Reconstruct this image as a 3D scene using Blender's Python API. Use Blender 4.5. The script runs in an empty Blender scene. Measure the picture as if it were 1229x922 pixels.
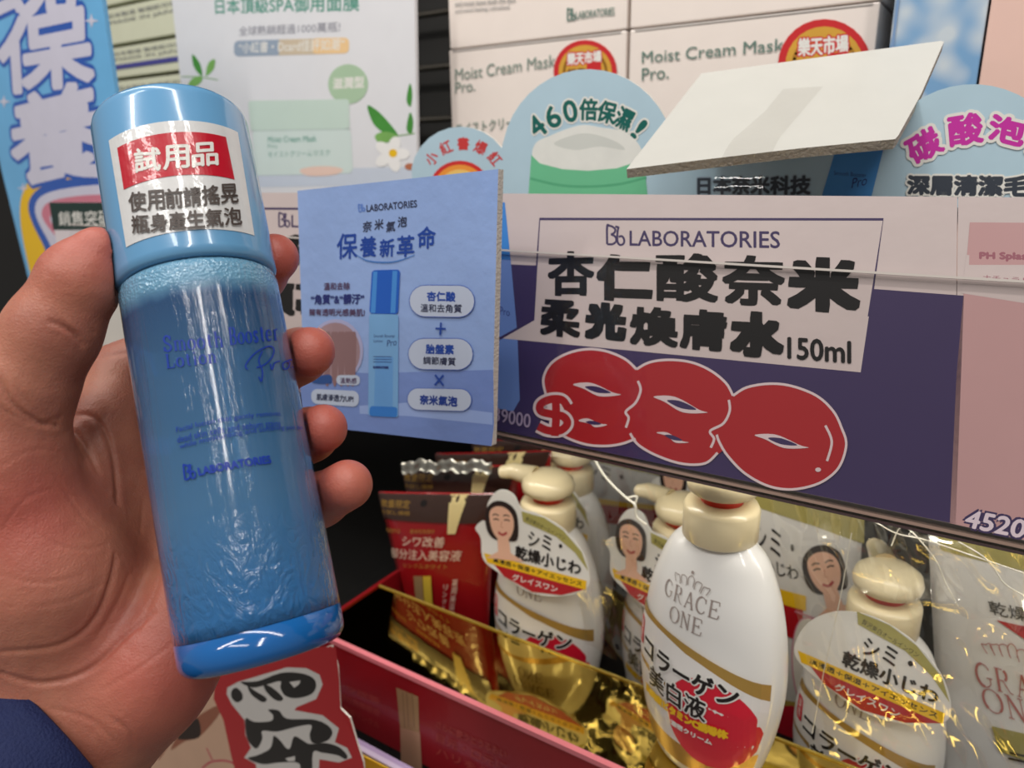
import bpy, math, random
import numpy as np
from mathutils import Vector, Matrix, noise
from mathutils.geometry import tessellate_polygon
random.seed(4)
PI = math.pi
# ------------------------------------------------------------------ camera, world, lights
F, CX, CY = 900.0, 614.5, 461.0
mX = np.array([-1429, 246, -900.0]); AX = -mX/np.linalg.norm(mX)
mZ = np.array([50, -3000, -900.0]); mZ -= mZ.dot(AX)*AX; AZ = -mZ/np.linalg.norm(mZ)
AY = np.cross(AZ, AX)
R = np.array([AX, AY, AZ])                 # camera axes -> world axes
CAM = np.array([0, 0, 1.30])
sc = bpy.context.scene
cam = bpy.data.objects.new('camera', bpy.data.cameras.new('camera'))
sc.collection.objects.link(cam); sc.camera = cam
M4 = Matrix([list(R[0])+[CAM[0]], list(R[1])+[CAM[1]], list(R[2])+[CAM[2]], [0, 0, 0, 1]])
cam.matrix_world = M4
cam.data.sensor_width = 36; cam.data.lens = F/1229*36
cam.data.clip_start = .01
cam.data.dof.use_dof = True; cam.data.dof.focus_distance = .243; cam.data.dof.aperture_fstop = 13

w = bpy.data.worlds.new('store'); sc.world = w; w.use_nodes = True
bg = w.node_tree.nodes['Background']; bg.inputs[0].default_value = (1, .95, .9, 1); bg.inputs[1].default_value = .22

def lamp(name, loc, target, sx, sy, power, col=(1, .965, .92)):
    l = bpy.data.lights.new(name, 'AREA'); l.shape = 'RECTANGLE'; l.size = sx; l.size_y = sy; l.energy = power; l.color = col
    o = bpy.data.objects.new(name, l); sc.collection.objects.link(o); o.location = loc
    o.rotation_euler = (Vector(target)-Vector(loc)).to_track_quat('-Z', 'Y').to_euler()
    o['label'] = 'unseen light: store ceiling lamps and added shelf fills'; return o
lamp('ceiling_lamp', (-.85, -.95, 2.85), (-.3, .3, 1.1), .12, 1.2, 13)
lamp('ceiling_lamp', (.85, -.75, 2.85), (-.1, .35, 1.1), .12, 1.2, 13)
lamp('ceiling_lamp', (-.1, -1.3, 2.9), (-.1, .35, 1.1), 1.2, .12, 9)
lamp('shelf_fill', (-.2, .12, 1.85), (-.2, .45, 1.3), 1.3, .04, 3.6, (1, .96, .9))  # unseen light set above the mask boxes to brighten them
lamp('shelf_fill', (-.05, .285, 1.214), (-.05, .33, 1.0), .9, .012, .6, (1, .95, .86))  # strip added under the upper shelf to brighten the pump bottles
sc.view_settings.view_transform = 'Standard'; sc.view_settings.look = 'None'
sc.view_settings.exposure = 0.0; sc.view_settings.gamma = 1; sc.view_settings.use_curve_mapping = False

# ------------------------------------------------------------------ helpers
def ray(px, py): return R @ np.array([(px-CX)/F, -(py-CY)/F, -1.0])
def P(px, py, d): return CAM + ray(px, py)*d
def onY(px, py, y): r = ray(px, py); return CAM + r*(y/r[1])
def onZ(px, py, z): r = ray(px, py); return CAM + r*((z-CAM[2])/r[2])
def nrm(v): v = np.asarray(v, float); return v/np.linalg.norm(v)

MATS = {}
def lin(c): c = c/255; return c/12.92 if c <= .04045 else ((c+.055)/1.055)**2.4
def col(c): return (lin(c[0]), lin(c[1]), lin(c[2]), 1)
def mat(name, c, rough=.5, metal=0, vary=.04, scale=60, bump=0, bscale=300, coat=0, spec=.5, trans=0, ior=1.45, sss=0, stretch=None):
    if name in MATS: return MATS[name]
    m = bpy.data.materials.new(name); m.use_nodes = True; nt = m.node_tree; b = nt.nodes['Principled BSDF']
    b.inputs['Roughness'].default_value = rough; b.inputs['Metallic'].default_value = metal
    b.inputs['Coat Weight'].default_value = coat; b.inputs['Coat Roughness'].default_value = .06
    b.inputs['Specular IOR Level'].default_value = spec; b.inputs['Transmission Weight'].default_value = trans
    b.inputs['IOR'].default_value = ior
    if sss:
        b.inputs['Subsurface Weight'].default_value = sss; b.inputs['Subsurface Radius'].default_value = (1, .35, .2); b.inputs['Subsurface Scale'].default_value = .004
    tc = nt.nodes.new('ShaderNodeTexCoord'); n = nt.nodes.new('ShaderNodeTexNoise'); n.inputs['Scale'].default_value = scale; n.inputs['Detail'].default_value = 3
    nt.links.new(tc.outputs['Object'], n.inputs['Vector'])
    mx = nt.nodes.new('ShaderNodeMix'); mx.data_type = 'RGBA'; r_ = col(c)
    mx.inputs[6].default_value = tuple(max(0, v*(1-vary)) for v in r_[:3])+(1,); mx.inputs[7].default_value = tuple(min(1, v*(1+vary)) for v in r_[:3])+(1,)
    nt.links.new(n.outputs['Fac'], mx.inputs[0]); nt.links.new(mx.outputs[2], b.inputs['Base Color'])
    if bump:
        n2 = nt.nodes.new('ShaderNodeTexNoise'); n2.inputs['Scale'].default_value = bscale; n2.inputs['Detail'].default_value = 4
        if stretch:
            mp = nt.nodes.new('ShaderNodeMapping'); mp.inputs['Scale'].default_value = stretch
            nt.links.new(tc.outputs['Object'], mp.inputs[0]); nt.links.new(mp.outputs[0], n2.inputs['Vector'])
        else: nt.links.new(tc.outputs['Object'], n2.inputs['Vector'])
        bp = nt.nodes.new('ShaderNodeBump'); bp.inputs['Strength'].default_value = bump; bp.inputs['Distance'].default_value = .001
        nt.links.new(n2.outputs['Fac'], bp.inputs['Height']); nt.links.new(bp.outputs[0], b.inputs['Normal'])
        if coat: nt.links.new(bp.outputs[0], b.inputs['Coat Normal'])
    MATS[name] = m; return m

def obj(name, v, f, mats, parent=None, smooth=False, mi=None):
    me = bpy.data.meshes.new(name); me.from_pydata([tuple(map(float, p)) for p in v], [], f)
    for m in (mats if isinstance(mats, (list, tuple)) else [mats]): me.materials.append(m)
    if mi is not None: me.polygons.foreach_set('material_index', mi)
    if smooth: me.polygons.foreach_set('use_smooth', [True]*len(me.polygons))
    me.update()
    o = bpy.data.objects.new(name, me); sc.collection.objects.link(o)
    if parent is not None:
        o.parent = parent; o.matrix_parent_inverse = wm(parent).inverted()
    return o
def wm(o):
    m = o.matrix_basis.copy()
    if o.parent: m = wm(o.parent) @ o.matrix_parent_inverse @ m
    return m
def thing(name, label, cat, loc=(0, 0, 0), group=None):
    o = bpy.data.objects.new(name, None); sc.collection.objects.link(o); o.location = [float(c) for c in loc]
    o.empty_display_size = .01; o['label'] = label; o['category'] = cat
    if group: o['group'] = group
    return o
def struct(o): o['kind'] = 'structure'; return o
def copy_tree(o, parent=None):
    c = o.copy(); sc.collection.objects.link(c); c.parent = parent
    for ch in list(o.children): copy_tree(ch, c)
    return c
def box(name, a, b, m, parent=None, bev=0):
    x0, y0, z0 = a; x1, y1, z1 = b
    if not bev:
        v = [(x, y, z) for z in (z0, z1) for y in (y0, y1) for x in (x0, x1)]
        f = [(0, 2, 3, 1), (4, 5, 7, 6), (0, 1, 5, 4), (2, 6, 7, 3), (0, 4, 6, 2), (1, 3, 7, 5)]
        return obj(name, v, f, m, parent)
    import bmesh
    bm = bmesh.new(); bmesh.ops.create_cube(bm, size=1)
    for q in bm.verts: q.co = Vector(((x0+x1)/2+q.co.x*(x1-x0), (y0+y1)/2+q.co.y*(y1-y0), (z0+z1)/2+q.co.z*(z1-z0)))
    bmesh.ops.bevel(bm, geom=list(bm.edges), offset=bev, segments=2, affect='EDGES', profile=.5)
    me = bpy.data.meshes.new(name); bm.to_mesh(me); bm.free(); me.materials.append(m)
    o = bpy.data.objects.new(name, me); sc.collection.objects.link(o)
    if parent is not None: o.parent = parent; o.matrix_parent_inverse = wm(parent).inverted()
    return o
def lathe(name, prof, origin, axis, m, parent=None, seg=64, sx=1, sy=1, e1=None):
    ax = nrm(axis); e1 = nrm(np.cross(ax, (0, 1, 0)) if abs(ax[1]) < .9 else np.cross(ax, (1, 0, 0))) if e1 is None else nrm(e1); e2 = np.cross(ax, e1)
    v = []; f = []
    for r, h in prof:
        for k in range(seg):
            t = 2*PI*k/seg; v.append(np.array(origin)+ax*h+e1*r*sx*math.cos(t)+e2*r*sy*math.sin(t))
    n = len(prof)
    for i in range(n-1):
        for k in range(seg): k2 = (k+1) % seg; f.append((i*seg+k, i*seg+k2, (i+1)*seg+k2, (i+1)*seg+k))
    f.append(tuple(range(seg))[::-1]); f.append(tuple((n-1)*seg+k for k in range(seg)))
    return obj(name, v, f, m, parent, True)
def tube(name, pts, rads, m, parent=None, seg=8, smooth=True):
    v = []; f = []; pts = [np.array(p, float) for p in pts]
    if np.isscalar(rads): rads = [rads]*len(pts)
    up = np.array([.3, .2, .93])
    for i, p in enumerate(pts):
        t = nrm(pts[min(i+1, len(pts)-1)]-pts[max(i-1, 0)]); a = nrm(np.cross(t, up)); b = np.cross(t, a)
        for k in range(seg): q = 2*PI*k/seg; v.append(p+(a*math.cos(q)+b*math.sin(q))*rads[i])
    for i in range(len(pts)-1):
        for k in range(seg): k2 = (k+1) % seg; f.append((i*seg+k, i*seg+k2, (i+1)*seg+k2, (i+1)*seg+k))
    f.append(tuple(range(seg))); f.append(tuple((len(pts)-1)*seg+k for k in range(seg))[::-1])
    return obj(name, v, f, m, parent, smooth)

class Plane:
    def __init__(s, O, U=(1, 0, 0), V=(0, 0, 1)):
        s.O = np.array(O, float); s.U = nrm(U); V = np.array(V, float); V = V-V.dot(s.U)*s.U; s.V = nrm(V); s.N = np.cross(s.U, s.V)
    def px(s, x, y):
        r = ray(x, y); t = (s.O-CAM).dot(s.N)/r.dot(s.N); q = CAM+r*t-s.O; return (q.dot(s.U), q.dot(s.V))
    def pt(s, u, v, w=0): return s.O+s.U*u+s.V*v+s.N*w
def YP(y): return Plane((0, y, CAM[2]))
class Cyl:
    fine = .0028
    def __init__(s, B, A, r):
        s.B = np.array(B, float); s.A = nrm(A); s.r = r
        c = CAM-s.B; c = c-c.dot(s.A)*s.A; s.E1 = nrm(c); s.E2 = np.cross(s.A, s.E1)
    def px(s, x, y):
        d = ray(x, y); o = CAM-s.B; d2 = d-d.dot(s.A)*s.A; o2 = o-o.dot(s.A)*s.A
        a = d2.dot(d2); b = 2*d2.dot(o2); c = o2.dot(o2)-s.r**2; D = max(b*b-4*a*c, 0)
        q = o+d*((-b-math.sqrt(D))/(2*a)); return (s.r*math.atan2(q.dot(s.E2), q.dot(s.E1)), q.dot(s.A))
    def pt(s, u, v, w=0):
        t = u/s.r; return s.B+s.A*v+(s.E1*math.cos(t)+s.E2*math.sin(t))*(s.r+w)

def smooth_pts(p, closed=True, n=6):
    p = [np.array(q, float) for q in p]; N = len(p); out = []
    for i in range(N if closed else N-1):
        a = p[(i-1) % N] if closed or i > 0 else p[0]; b = p[i]; c = p[(i+1) % N]; d = p[(i+2) % N] if closed or i+2 < N else p[-1]
        for k in range(n):
            t = k/n; out.append(.5*((2*b)+(-a+c)*t+(2*a-5*b+4*c-d)*t*t+(-a+3*b-3*c+d)*t**3))
    if not closed: out.append(p[-1])
    return out
GL = {}
def glyphs(s, res=3):
    if (s, res) in GL: return GL[(s, res)]
    c = bpy.data.curves.new('t', 'FONT'); c.body = s; c.resolution_u = res
    o = bpy.data.objects.new('t', c); m = bpy.data.meshes.new_from_object(o)
    v = np.array([q.co[:2] for q in m.vertices]).reshape(-1, 2); f = [tuple(q.vertices) for q in m.polygons]
    bpy.data.objects.remove(o); bpy.data.curves.remove(c); bpy.data.meshes.remove(m)
    lo = v.min(0); hi = v.max(0); v = (v-lo)/np.maximum(hi-lo, 1e-6); GL[(s, res)] = (v, f); return v, f
class Print:
    """Flat print: shapes laid in layers on a surface; one mesh."""
    def __init__(s, surf, lift=.00008, step=.000007, px=True):
        s.S = surf; s.v = []; s.f = []; s.mi = []; s.m = []; s.w = lift; s.st = step; s.usepx = px
    def c(s, p): return np.array(s.S.px(*p) if s.usepx else p, float)
    def mat(s, m):
        if m not in s.m: s.m.append(m)
        return s.m.index(m)
    def add(s, m, v, f, raw=False):
        mx_ = getattr(s.S, 'fine', 0)
        if mx_ and not raw:
            p = [np.array(q, float) for q in v]; t = [(q[0], q[i], q[i+1]) for q in f for i in range(1, len(q)-1)]
            for _ in range(7):
                nt_ = []; cache = {}; done_ = True
                def mid(i, j):
                    k = (min(i, j), max(i, j))
                    if np.linalg.norm(p[i]-p[j]) <= mx_: return None
                    if k not in cache: p.append((p[i]+p[j])/2); cache[k] = len(p)-1
                    return cache[k]
                for a, b, c in t:
                    L_ = sorted([(np.linalg.norm(p[i]-p[j]), i, j, k) for i, j, k in ((a, b, c), (b, c, a), (c, a, b))])[-1]
                    if L_[0] > mx_: m_ = mid(L_[1], L_[2]); nt_ += [(L_[1], m_, L_[3]), (m_, L_[2], L_[3])]; done_ = False
                    else: nt_.append((a, b, c))
                t = nt_
                if done_ or len(t) > 6000: break
            v, f = p, t
        b = len(s.v); k = s.mat(m); s.v += [s.S.pt(p[0], p[1], s.w) for p in v]
        for q in f: s.f.append(tuple(b+i for i in q)); s.mi.append(k)
    def up(s): s.w += s.st
    def poly(s, m, pts, smooth=False, n=6):
        p = [s.c(q) for q in pts]
        if smooth: p = smooth_pts(p, True, n)
        t = tessellate_polygon([[Vector((q[0], q[1], 0)) for q in p]])
        s.add(m, p, t); s.up()
    def grid(s, m, q, nx=24, ny=6):
        a, b, c_, d = [s.c(p) for p in q]  # TL TR BR BL
        v = []; f = []
        for j in range(ny+1):
            for i in range(nx+1):
                x = i/nx; y = j/ny; v.append((a*(1-x)+b*x)*(1-y)+(d*(1-x)+c_*x)*y)
        for j in range(ny):
            for i in range(nx): k = j*(nx+1)+i; f.append((k, k+nx+1, k+nx+2, k+1))
        s.add(m, v, f, True); s.up()
    def line(s, m, pts, wd, closed=False, smooth=False, n=6, taper=False):
        """wd in the same units as pts (pixels or metres)"""
        p = [np.array(q, float) for q in pts]
        if smooth: p = smooth_pts(p, closed, n)
        N = len(p); v = []; f = []
        for i in range(N):
            a = p[(i-1) % N] if closed or i > 0 else p[i]; b = p[(i+1) % N] if closed or i < N-1 else p[i]
            t = b-a; t = t/(np.linalg.norm(t)+1e-12); nn = np.array([-t[1], t[0]])*wd/2
            if taper: nn = nn*(.35+.65*math.sin(PI*(i+.5)/N))
            v += [s.c(p[i]+nn), s.c(p[i]-nn)]
        for i in range(N if closed else N-1): j = (i+1) % N; f.append((2*i, 2*i+1, 2*j+1, 2*j))
        s.add(m, v, f); s.up()
    def ell(s, m, cx, cy, rx, ry, rot=0, n=28, a0=0, a1=2*PI):
        p = []
        full = abs(a1-a0-2*PI) < 1e-6
        for k in range(n if full else n+1):
            t = a0+(a1-a0)*k/n; x = rx*math.cos(t); y = ry*math.sin(t); p.append((cx+x*math.cos(rot)-y*math.sin(rot), cy+x*math.sin(rot)+y*math.cos(rot)))
        s.poly(m, p)
    def rrect(s, m, q, r, k=5):
        """rounded rectangle from TL,TR,BR,BL; r as fraction of short side"""
        q = [np.array(t, float) for t in q]; out = []
        h = np.linalg.norm(q[3]-q[0]); wv = np.linalg.norm(q[1]-q[0]); rr = min(h, wv)*r
        for i in range(4):
            a = q[i-1]; b = q[i]; c_ = q[(i+1) % 4]; u = (a-b)/np.linalg.norm(a-b)*rr; v = (c_-b)/np.linalg.norm(c_-b)*rr
            for j in range(k+1):
                t = j/k*PI/2; out.append(b+u*(1-math.sin(t))+v*(1-math.cos(t)))
        s.poly(m, out)
    def text(s, m, st, bl, br, tl, bold=0, res=3, box=False, halo=None, hw=0):
        a, b, t = s.c(bl), s.c(br), s.c(tl); v, f = glyphs(st, res)
        base = [a+(b-a)*q[0]+(t-a)*q[1] for q in v]
        def put(mm, wd, n):
            if wd <= 0: s.add(mm, base, f)
            else:
                nb_ = max(1, math.ceil(wd/.00042)); g_ = [wd*k/nb_ for k in range(-nb_, nb_+1)]
                offs = [(wd*math.cos(2*PI*k/n), wd*math.sin(2*PI*k/n)) for k in range(n)] if not box else [(x_, y_*.85) for x_ in g_ for y_ in g_]
                w0 = s.w
                for o in offs: s.add(mm, [q+np.array(o) for q in base], f); s.w += 4e-7
                s.add(mm, base, f)
            s.up()
        if halo is not None: put(halo, hw, 12)
        put(m, bold, 18 if bold > .001 else 6 if bold > .0003 else 4)
    def arc(s, m, st, cx, cy, r, a0, a1, h, wch, bold=0, halo=None, hw=0):
        """characters of st spread on an arc (degrees from straight up), centre/radius in pts units, py down if px"""
        sg = -1 if s.usepx else 1
        for ps in ([halo, m] if halo is not None else [m]):
            for i, ch in enumerate(st):
                if ch == ' ': continue
                a = math.radians(a0+(a1-a0)*i/max(1, len(st)-1)); ux, uy = math.sin(a), math.cos(a)*sg; tx, ty = math.cos(a), -math.sin(a)*sg
                bx, by = cx+ux*r, cy+uy*r; ww = wch*(.75 if ord(ch) < 128 else 1)*(.45 if ch == '!' else 1)
                bl = (bx-tx*ww/2, by-ty*ww/2); br = (bx+tx*ww/2, by+ty*ww/2); tl = (bl[0]+ux*h, bl[1]+uy*h)
                s.text(ps, ch, bl, br, tl, hw if (halo is not None and ps is halo) else bold); s.w -= s.st
            s.up()
    def stroke(s, m, strokes, bl, br, tl, wd):
        """unit-square polylines mapped to a parallelogram"""
        a, b, t = [np.array(q, float) for q in (bl, br, tl)]
        for st_ in strokes:
            pts = [a+(b-a)*x+(t-a)*y for x, y in st_]
            s.line(m, pts, wd, smooth=len(pts) > 2, n=4); s.w -= s.st-2e-6
        s.up()
    def done(s, parent, name='printing'):
        return obj(name, s.v, s.f, s.m, parent, False, s.mi)
def card(name, S, pts, th, m, parent=None, smooth=False, edge=None, px=True):
    p = [np.array(S.px(*q) if px else q, float) for q in pts]
    if smooth: p = smooth_pts(p, True, 6)
    if sum(p[i][0]*p[(i+1) % len(p)][1]-p[(i+1) % len(p)][0]*p[i][1] for i in range(len(p))) < 0: p = p[::-1]
    t = tessellate_polygon([[Vector((q[0], q[1], 0)) for q in p]]); N = len(p)
    v = [S.pt(q[0], q[1], 0) for q in p]+[S.pt(q[0], q[1], -th) for q in p]
    f = []
    for a, b, c in t:
        n = np.cross(v[b]-v[a], v[c]-v[a]).dot(S.N)
        f.append((a, b, c) if n > 0 else (a, c, b)); f.append((a+N, c+N, b+N) if n > 0 else (a+N, b+N, c+N))
    mi = [0]*len(f)
    for i in range(N): j = (i+1) % N; f.append((i, i+N, j+N, j)); mi.append(1 if edge else 0)
    return obj(name, v, f, [m]+([edge] if edge else []), parent, False, mi)

# serif letters as thin/thick strokes in the unit square: (thick strokes, thin strokes)
def arcp(cx, cy, rx, ry, a0, a1, n=9): return [(cx+rx*math.cos(math.radians(a0+(a1-a0)*k/n)), cy+ry*math.sin(math.radians(a0+(a1-a0)*k/n))) for k in range(n+1)]
SER = {
 'G': ([arcp(.5, .5, .48, .5, 95, 265)], [arcp(.5, .5, .44, .5, 95, 35), arcp(.5, .5, .46, .5, 265, 325), [(.86, .2), (.86, .42)], [(.66, .42), (1, .42)]]),
 'R': ([[(.15, 0), (.15, 1)], arcp(.45, .75, .28, .25, 60, -60)], [[(.15, 1), (.5, 1)], [(.15, .5), (.5, .5)], [(.45, .5), (.8, .05)], [(.8, .05), (1, 0)], [(0, 0), (.32, 0)], [(0, 1), (.2, 1)]]),
 'A': ([[(.5, 1), (.88, 0)]], [[(.5, 1), (.12, 0)], [(.25, .36), (.75, .36)], [(0, 0), (.26, 0)], [(.72, 0), (1, 0)]]),
 'C': ([arcp(.52, .5, .5, .5, 95, 265)], [arcp(.52, .5, .44, .5, 95, 35), arcp(.52, .5, .44, .5, 265, 325), [(.9, .68), (.9, .95)]]),
 'E': ([[(.15, 0), (.15, 1)]], [[(0, 1), (.85, 1)], [(.85, 1), (.88, .78)], [(.15, .52), (.65, .52)], [(.65, .62), (.65, .42)], [(0, 0), (.88, 0)], [(.88, 0), (.95, .24)]]),
 'O': ([arcp(.5, .5, .5, .5, 130, 230), arcp(.5, .5, .5, .5, -50, 50)], [arcp(.5, .5, .5, .5, 50, 130), arcp(.5, .5, .5, .5, 230, 310)]),
 'N': ([[(.15, 1), (.85, 0)]], [[(.15, 0), (.15, 1)], [(.85, 0), (.85, 1)], [(0, 0), (.3, 0)], [(0, 1), (.2, 1)], [(.7, 1), (1, 1)]]),
 'S': ([[(.85, .78), (.7, .95), (.4, 1), (.15, .8), (.3, .58), (.7, .42), (.88, .22), (.65, .02), (.3, .02), (.1, .25)]], [[(.88, .7), (.88, 1)], [(.08, 0), (.08, .3)]]),
 'L': ([[(.2, 0), (.2, 1)]], [[(0, 1), (.42, 1)], [(0, 0), (.9, 0)], [(.9, 0), (.96, .28)]]),
 'B': ([[(.18, 0), (.18, 1)], arcp(.5, .76, .3, .24, 80, -80), arcp(.52, .26, .38, .26, 80, -80)], [[(0, 1), (.55, 1)], [(.18, .52), (.55, .52)], [(0, 0), (.55, 0)]]),
 'm': ([[(.12, 0), (.12, .62)], [(.5, 0), (.5, .5)], [(.88, 0), (.88, .5)]], [[(0, .62), (.12, .62)], [(.12, .5), (.3, .66), (.5, .5)], [(.5, .5), (.7, .66), (.88, .5)], [(0, 0), (.26, 0)], [(.38, 0), (.62, 0)], [(.76, 0), (1, 0)]]),
 'n': ([[(.2, 0), (.2, .62)], [(.8, 0), (.8, .5)]], [[(0, .62), (.2, .62)], [(.2, .5), (.5, .67), (.8, .5)], [(0, 0), (.4, 0)], [(.62, 0), (1, 0)]]),
 'o': ([arcp(.5, .32, .44, .33, 125, 235), arcp(.5, .32, .44, .33, -55, 55)], [arcp(.5, .32, .44, .33, 55, 125), arcp(.5, .32, .44, .33, 235, 305)]),
 't': ([[(.45, .1), (.45, .85)]], [[(.1, .62), (.85, .62)], [(.45, .1), (.6, 0), (.85, .08)]]),
 'h': ([[(.2, 0), (.2, 1)], [(.8, 0), (.8, .5)]], [[(0, 1), (.2, 1)], [(.2, .5), (.5, .67), (.8, .5)], [(0, 0), (.4, 0)], [(.62, 0), (1, 0)]]),
 's': ([[(.8, .5), (.6, .64), (.25, .58), (.25, .42), (.7, .24), (.75, .06), (.4, 0), (.15, .14)]], []),
 'e': ([arcp(.5, .32, .42, .33, 110, 260)], [arcp(.5, .32, .4, .33, 110, 0), [(.1, .33), (.9, .33)], arcp(.5, .32, .42, .33, 260, 320)]),
 'r': ([[(.3, 0), (.3, .62)]], [[(.1, .62), (.3, .62)], [(.3, .45), (.55, .64), (.85, .58)], [(.05, 0), (.6, 0)]]),
 'i': ([[(.5, 0), (.5, .62)], [(.5, .84), (.5, .94)]], [[(.25, .62), (.5, .62)], [(.2, 0), (.8, 0)]]),
}
WID = {'m': 1.35, 'i': .5, 'r': .7, 't': .65, 's': .7, 'e': .8, 'o': .85, 'n': .95, 'h': .95, ' ': .5}
def serif(pr, m, st, bl, br, tl, thick, thin, gap=.25):
    a, b, t = [np.array(q, float) for q in (bl, br, tl)]
    tot = sum(WID.get(c, 1)+gap for c in st)-gap; x = 0
    for c in st:
        wc = WID.get(c, 1)
        if c in SER:
            p0 = a+(b-a)*x/tot; p1 = a+(b-a)*(x+wc)/tot
            pr.stroke(m, SER[c][0], p0, p1, p0+(t-a), thick); pr.stroke(m, SER[c][1], p0, p1, p0+(t-a), thin); pr.w -= 2*pr.st
        x += wc+gap
    pr.up()
BBL = [[(.08, 0), (.08, 1), (.2, 1)], [(.08, 1), (.3, 1), (.5, .85), (.45, .65), (.28, .55)], [(.28, .55), (.5, .45), (.55, .2), (.35, .02), (.08, 0)],
       [(.68, 1), (.62, .7), (.62, .2), (.75, .02), (.93, .1), (.97, .32), (.85, .5), (.68, .45)], [(.5, 1), (.68, .97)]]
def bblogo(pr, m, bl, br, tl, wd): pr.stroke(m, BBL, bl, br, tl, wd)

def face(pr, cx, cy, r, up=1, tilt=0):
    """small printed portrait: hair, face, features; up=+1 when y grows upward"""
    hair = mat('print_hair', (38, 26, 24), .5); skin = mat('print_skin', (226, 178, 152), .5); lip = mat('print_lip', (170, 60, 60), .5); eye = mat('print_eye', (60, 40, 34), .5); wh = mat('print_white', (226, 224, 218), .4, coat=.3)
    def q(x, y): c_, s_ = math.cos(tilt), math.sin(tilt); return (cx+(x*c_-y*s_)*r, cy+(x*s_+y*c_)*r*up)
    pr.poly(hair, [q(*p) for p in [(-.82, -.6), (-.95, 0), (-.8, .7), (-.3, 1.1), (.35, 1.1), (.85, .7), (.95, 0), (.8, -.8), (.3, -.9), (-.4, -.9)]], True, 4)
    pr.poly(skin, [q(*p) for p in [(-.32, -.7), (-.36, -1.5), (-1.1, -1.9), (1.1, -1.9), (.36, -1.5), (.32, -.7)]])
    pr.poly(skin, [q(*p) for p in [(-.68, .1), (-.6, .6), (-.2, .85), (.3, .8), (.65, .45), (.7, -.05), (.5, -.6), (.1, -.98), (-.2, -.95), (-.55, -.5)]], True, 4)
    for sx in (-.3, .32):
        pr.line(eye, [q(sx-.16, .16), q(sx, .2), q(sx+.16, .15)], r*.07, smooth=True); pr.line(hair, [q(sx-.18, .38), q(sx, .44), q(sx+.18, .38)], r*.06, smooth=True)
    pr.line(mat('print_skin_shade', (200, 140, 118), .5), [q(.02, .1), q(-.06, -.2), q(.08, -.24)], r*.05)
    pr.line(lip, [q(-.24, -.48), q(0, -.6), q(.26, -.46)], r*.12, smooth=True)

# common materials
WHITE = mat('print_white', (226, 224, 218), .4, coat=.3)
PAPER = mat('card_white', (222, 216, 206), .45)
BLACK = mat('ink_black', (28, 24, 24), .45)
NAVY = mat('ink_navy', (38, 46, 110), .4)
GREEN = mat('ink_green', (40, 100, 84), .5)
GREY = mat('ink_grey', (120, 122, 124), .5)
RED = mat('print_red', (176, 24, 34), .35, coat=.3)
GOLD = mat('print_gold', (178, 150, 70), .4)
YEL = mat('print_yellow', (232, 186, 30), .4)

# ------------------------------------------------------------------ setting
ZS = CAM[2]-.327                                    # lower shelf top
ZU = CAM[2]-.062                                    # upper shelf top
dark = mat('shelf_black_steel', (26, 25, 25), .45, bump=.2)
wall = struct(box('wall_back', (-3.5, .74, .0), (1.6, .76, 2.6), mat('pegboard_charcoal', (30, 29, 28), .6)))
struct(box('floor', (-3, -2.2, -.02), (2.5, 1.4, 0), mat('floor_vinyl', (150, 145, 138), .3)))
su = thing('upper_shelf', 'dark steel shelf board carrying the cream mask boxes', 'shelf', (-.4, .5, ZU))
box('shelf_board', (onY(84, 300, .3)[0], .305, ZU-.022), (.55, .74, ZU), dark, su)
sl = thing('lower_shelf', 'dark steel shelf board below the gold lined tray and pump bottles', 'shelf', (-.4, .5, ZS))
box('shelf_board', (-1.4, .262, ZS-.03), (.55, .74, ZS), dark, sl)
for i in range(7):
    y = .70-.0
    t = struct(tube('trim_%d' % (i+1), [(-1.1+.1*i*1.2, .725, .9), (-1.1+.1*i*1.2, .725, 1.75)], .004, mat('wire_steel', (70, 66, 60), .3, metal=.8)))
for i in range(6):
    z = 1.29+.055*i
    struct(tube('trim_%d' % (i+10), [(-1.3, .715, z), (.5, .715, z)], .0035, mat('wire_steel', (70, 66, 60), .3, metal=.8)))

# price rail
BP = Plane(P(600, 232, .33), (1, 0, 0), (0, .28, .96))
rail = thing('price_rail', 'clear plastic price rail with thin lip holding the price cards', 'rail', P(600, 500, .33))
def schlick(nt, f0, nrm_=None):
    lw = nt.nodes.new('ShaderNodeLayerWeight'); lw.inputs[0].default_value = .5   # facing: 1-|cos|
    if nrm_ is not None: nt.links.new(nrm_, lw.inputs['Normal'])
    pw = nt.nodes.new('ShaderNodeMath'); pw.operation = 'POWER'; pw.inputs[1].default_value = 5; nt.links.new(lw.outputs['Facing'], pw.inputs[0])
    ml = nt.nodes.new('ShaderNodeMath'); ml.operation = 'MULTIPLY_ADD'; ml.inputs[1].default_value = 1-f0; ml.inputs[2].default_value = f0; nt.links.new(pw.outputs[0], ml.inputs[0]); return ml
clear = bpy.data.materials.new('clear_plastic'); clear.use_nodes = True; nt = clear.node_tree; nt.nodes.remove(nt.nodes['Principled BSDF'])
out = nt.nodes['Material Output']; tr = nt.nodes.new('ShaderNodeBsdfTransparent'); gl = nt.nodes.new('ShaderNodeBsdfGlossy'); mx = nt.nodes.new('ShaderNodeMixShader')
gl.inputs['Roughness'].default_value = .05; tr.inputs[0].default_value = (.985, .98, .975, 1)
n_ = nt.nodes.new('ShaderNodeTexNoise'); n_.inputs['Scale'].default_value = 45; n_.inputs['Detail'].default_value = 5; bp = nt.nodes.new('ShaderNodeBump'); bp.inputs['Strength'].default_value = .5; bp.inputs['Distance'].default_value = .002
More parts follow.
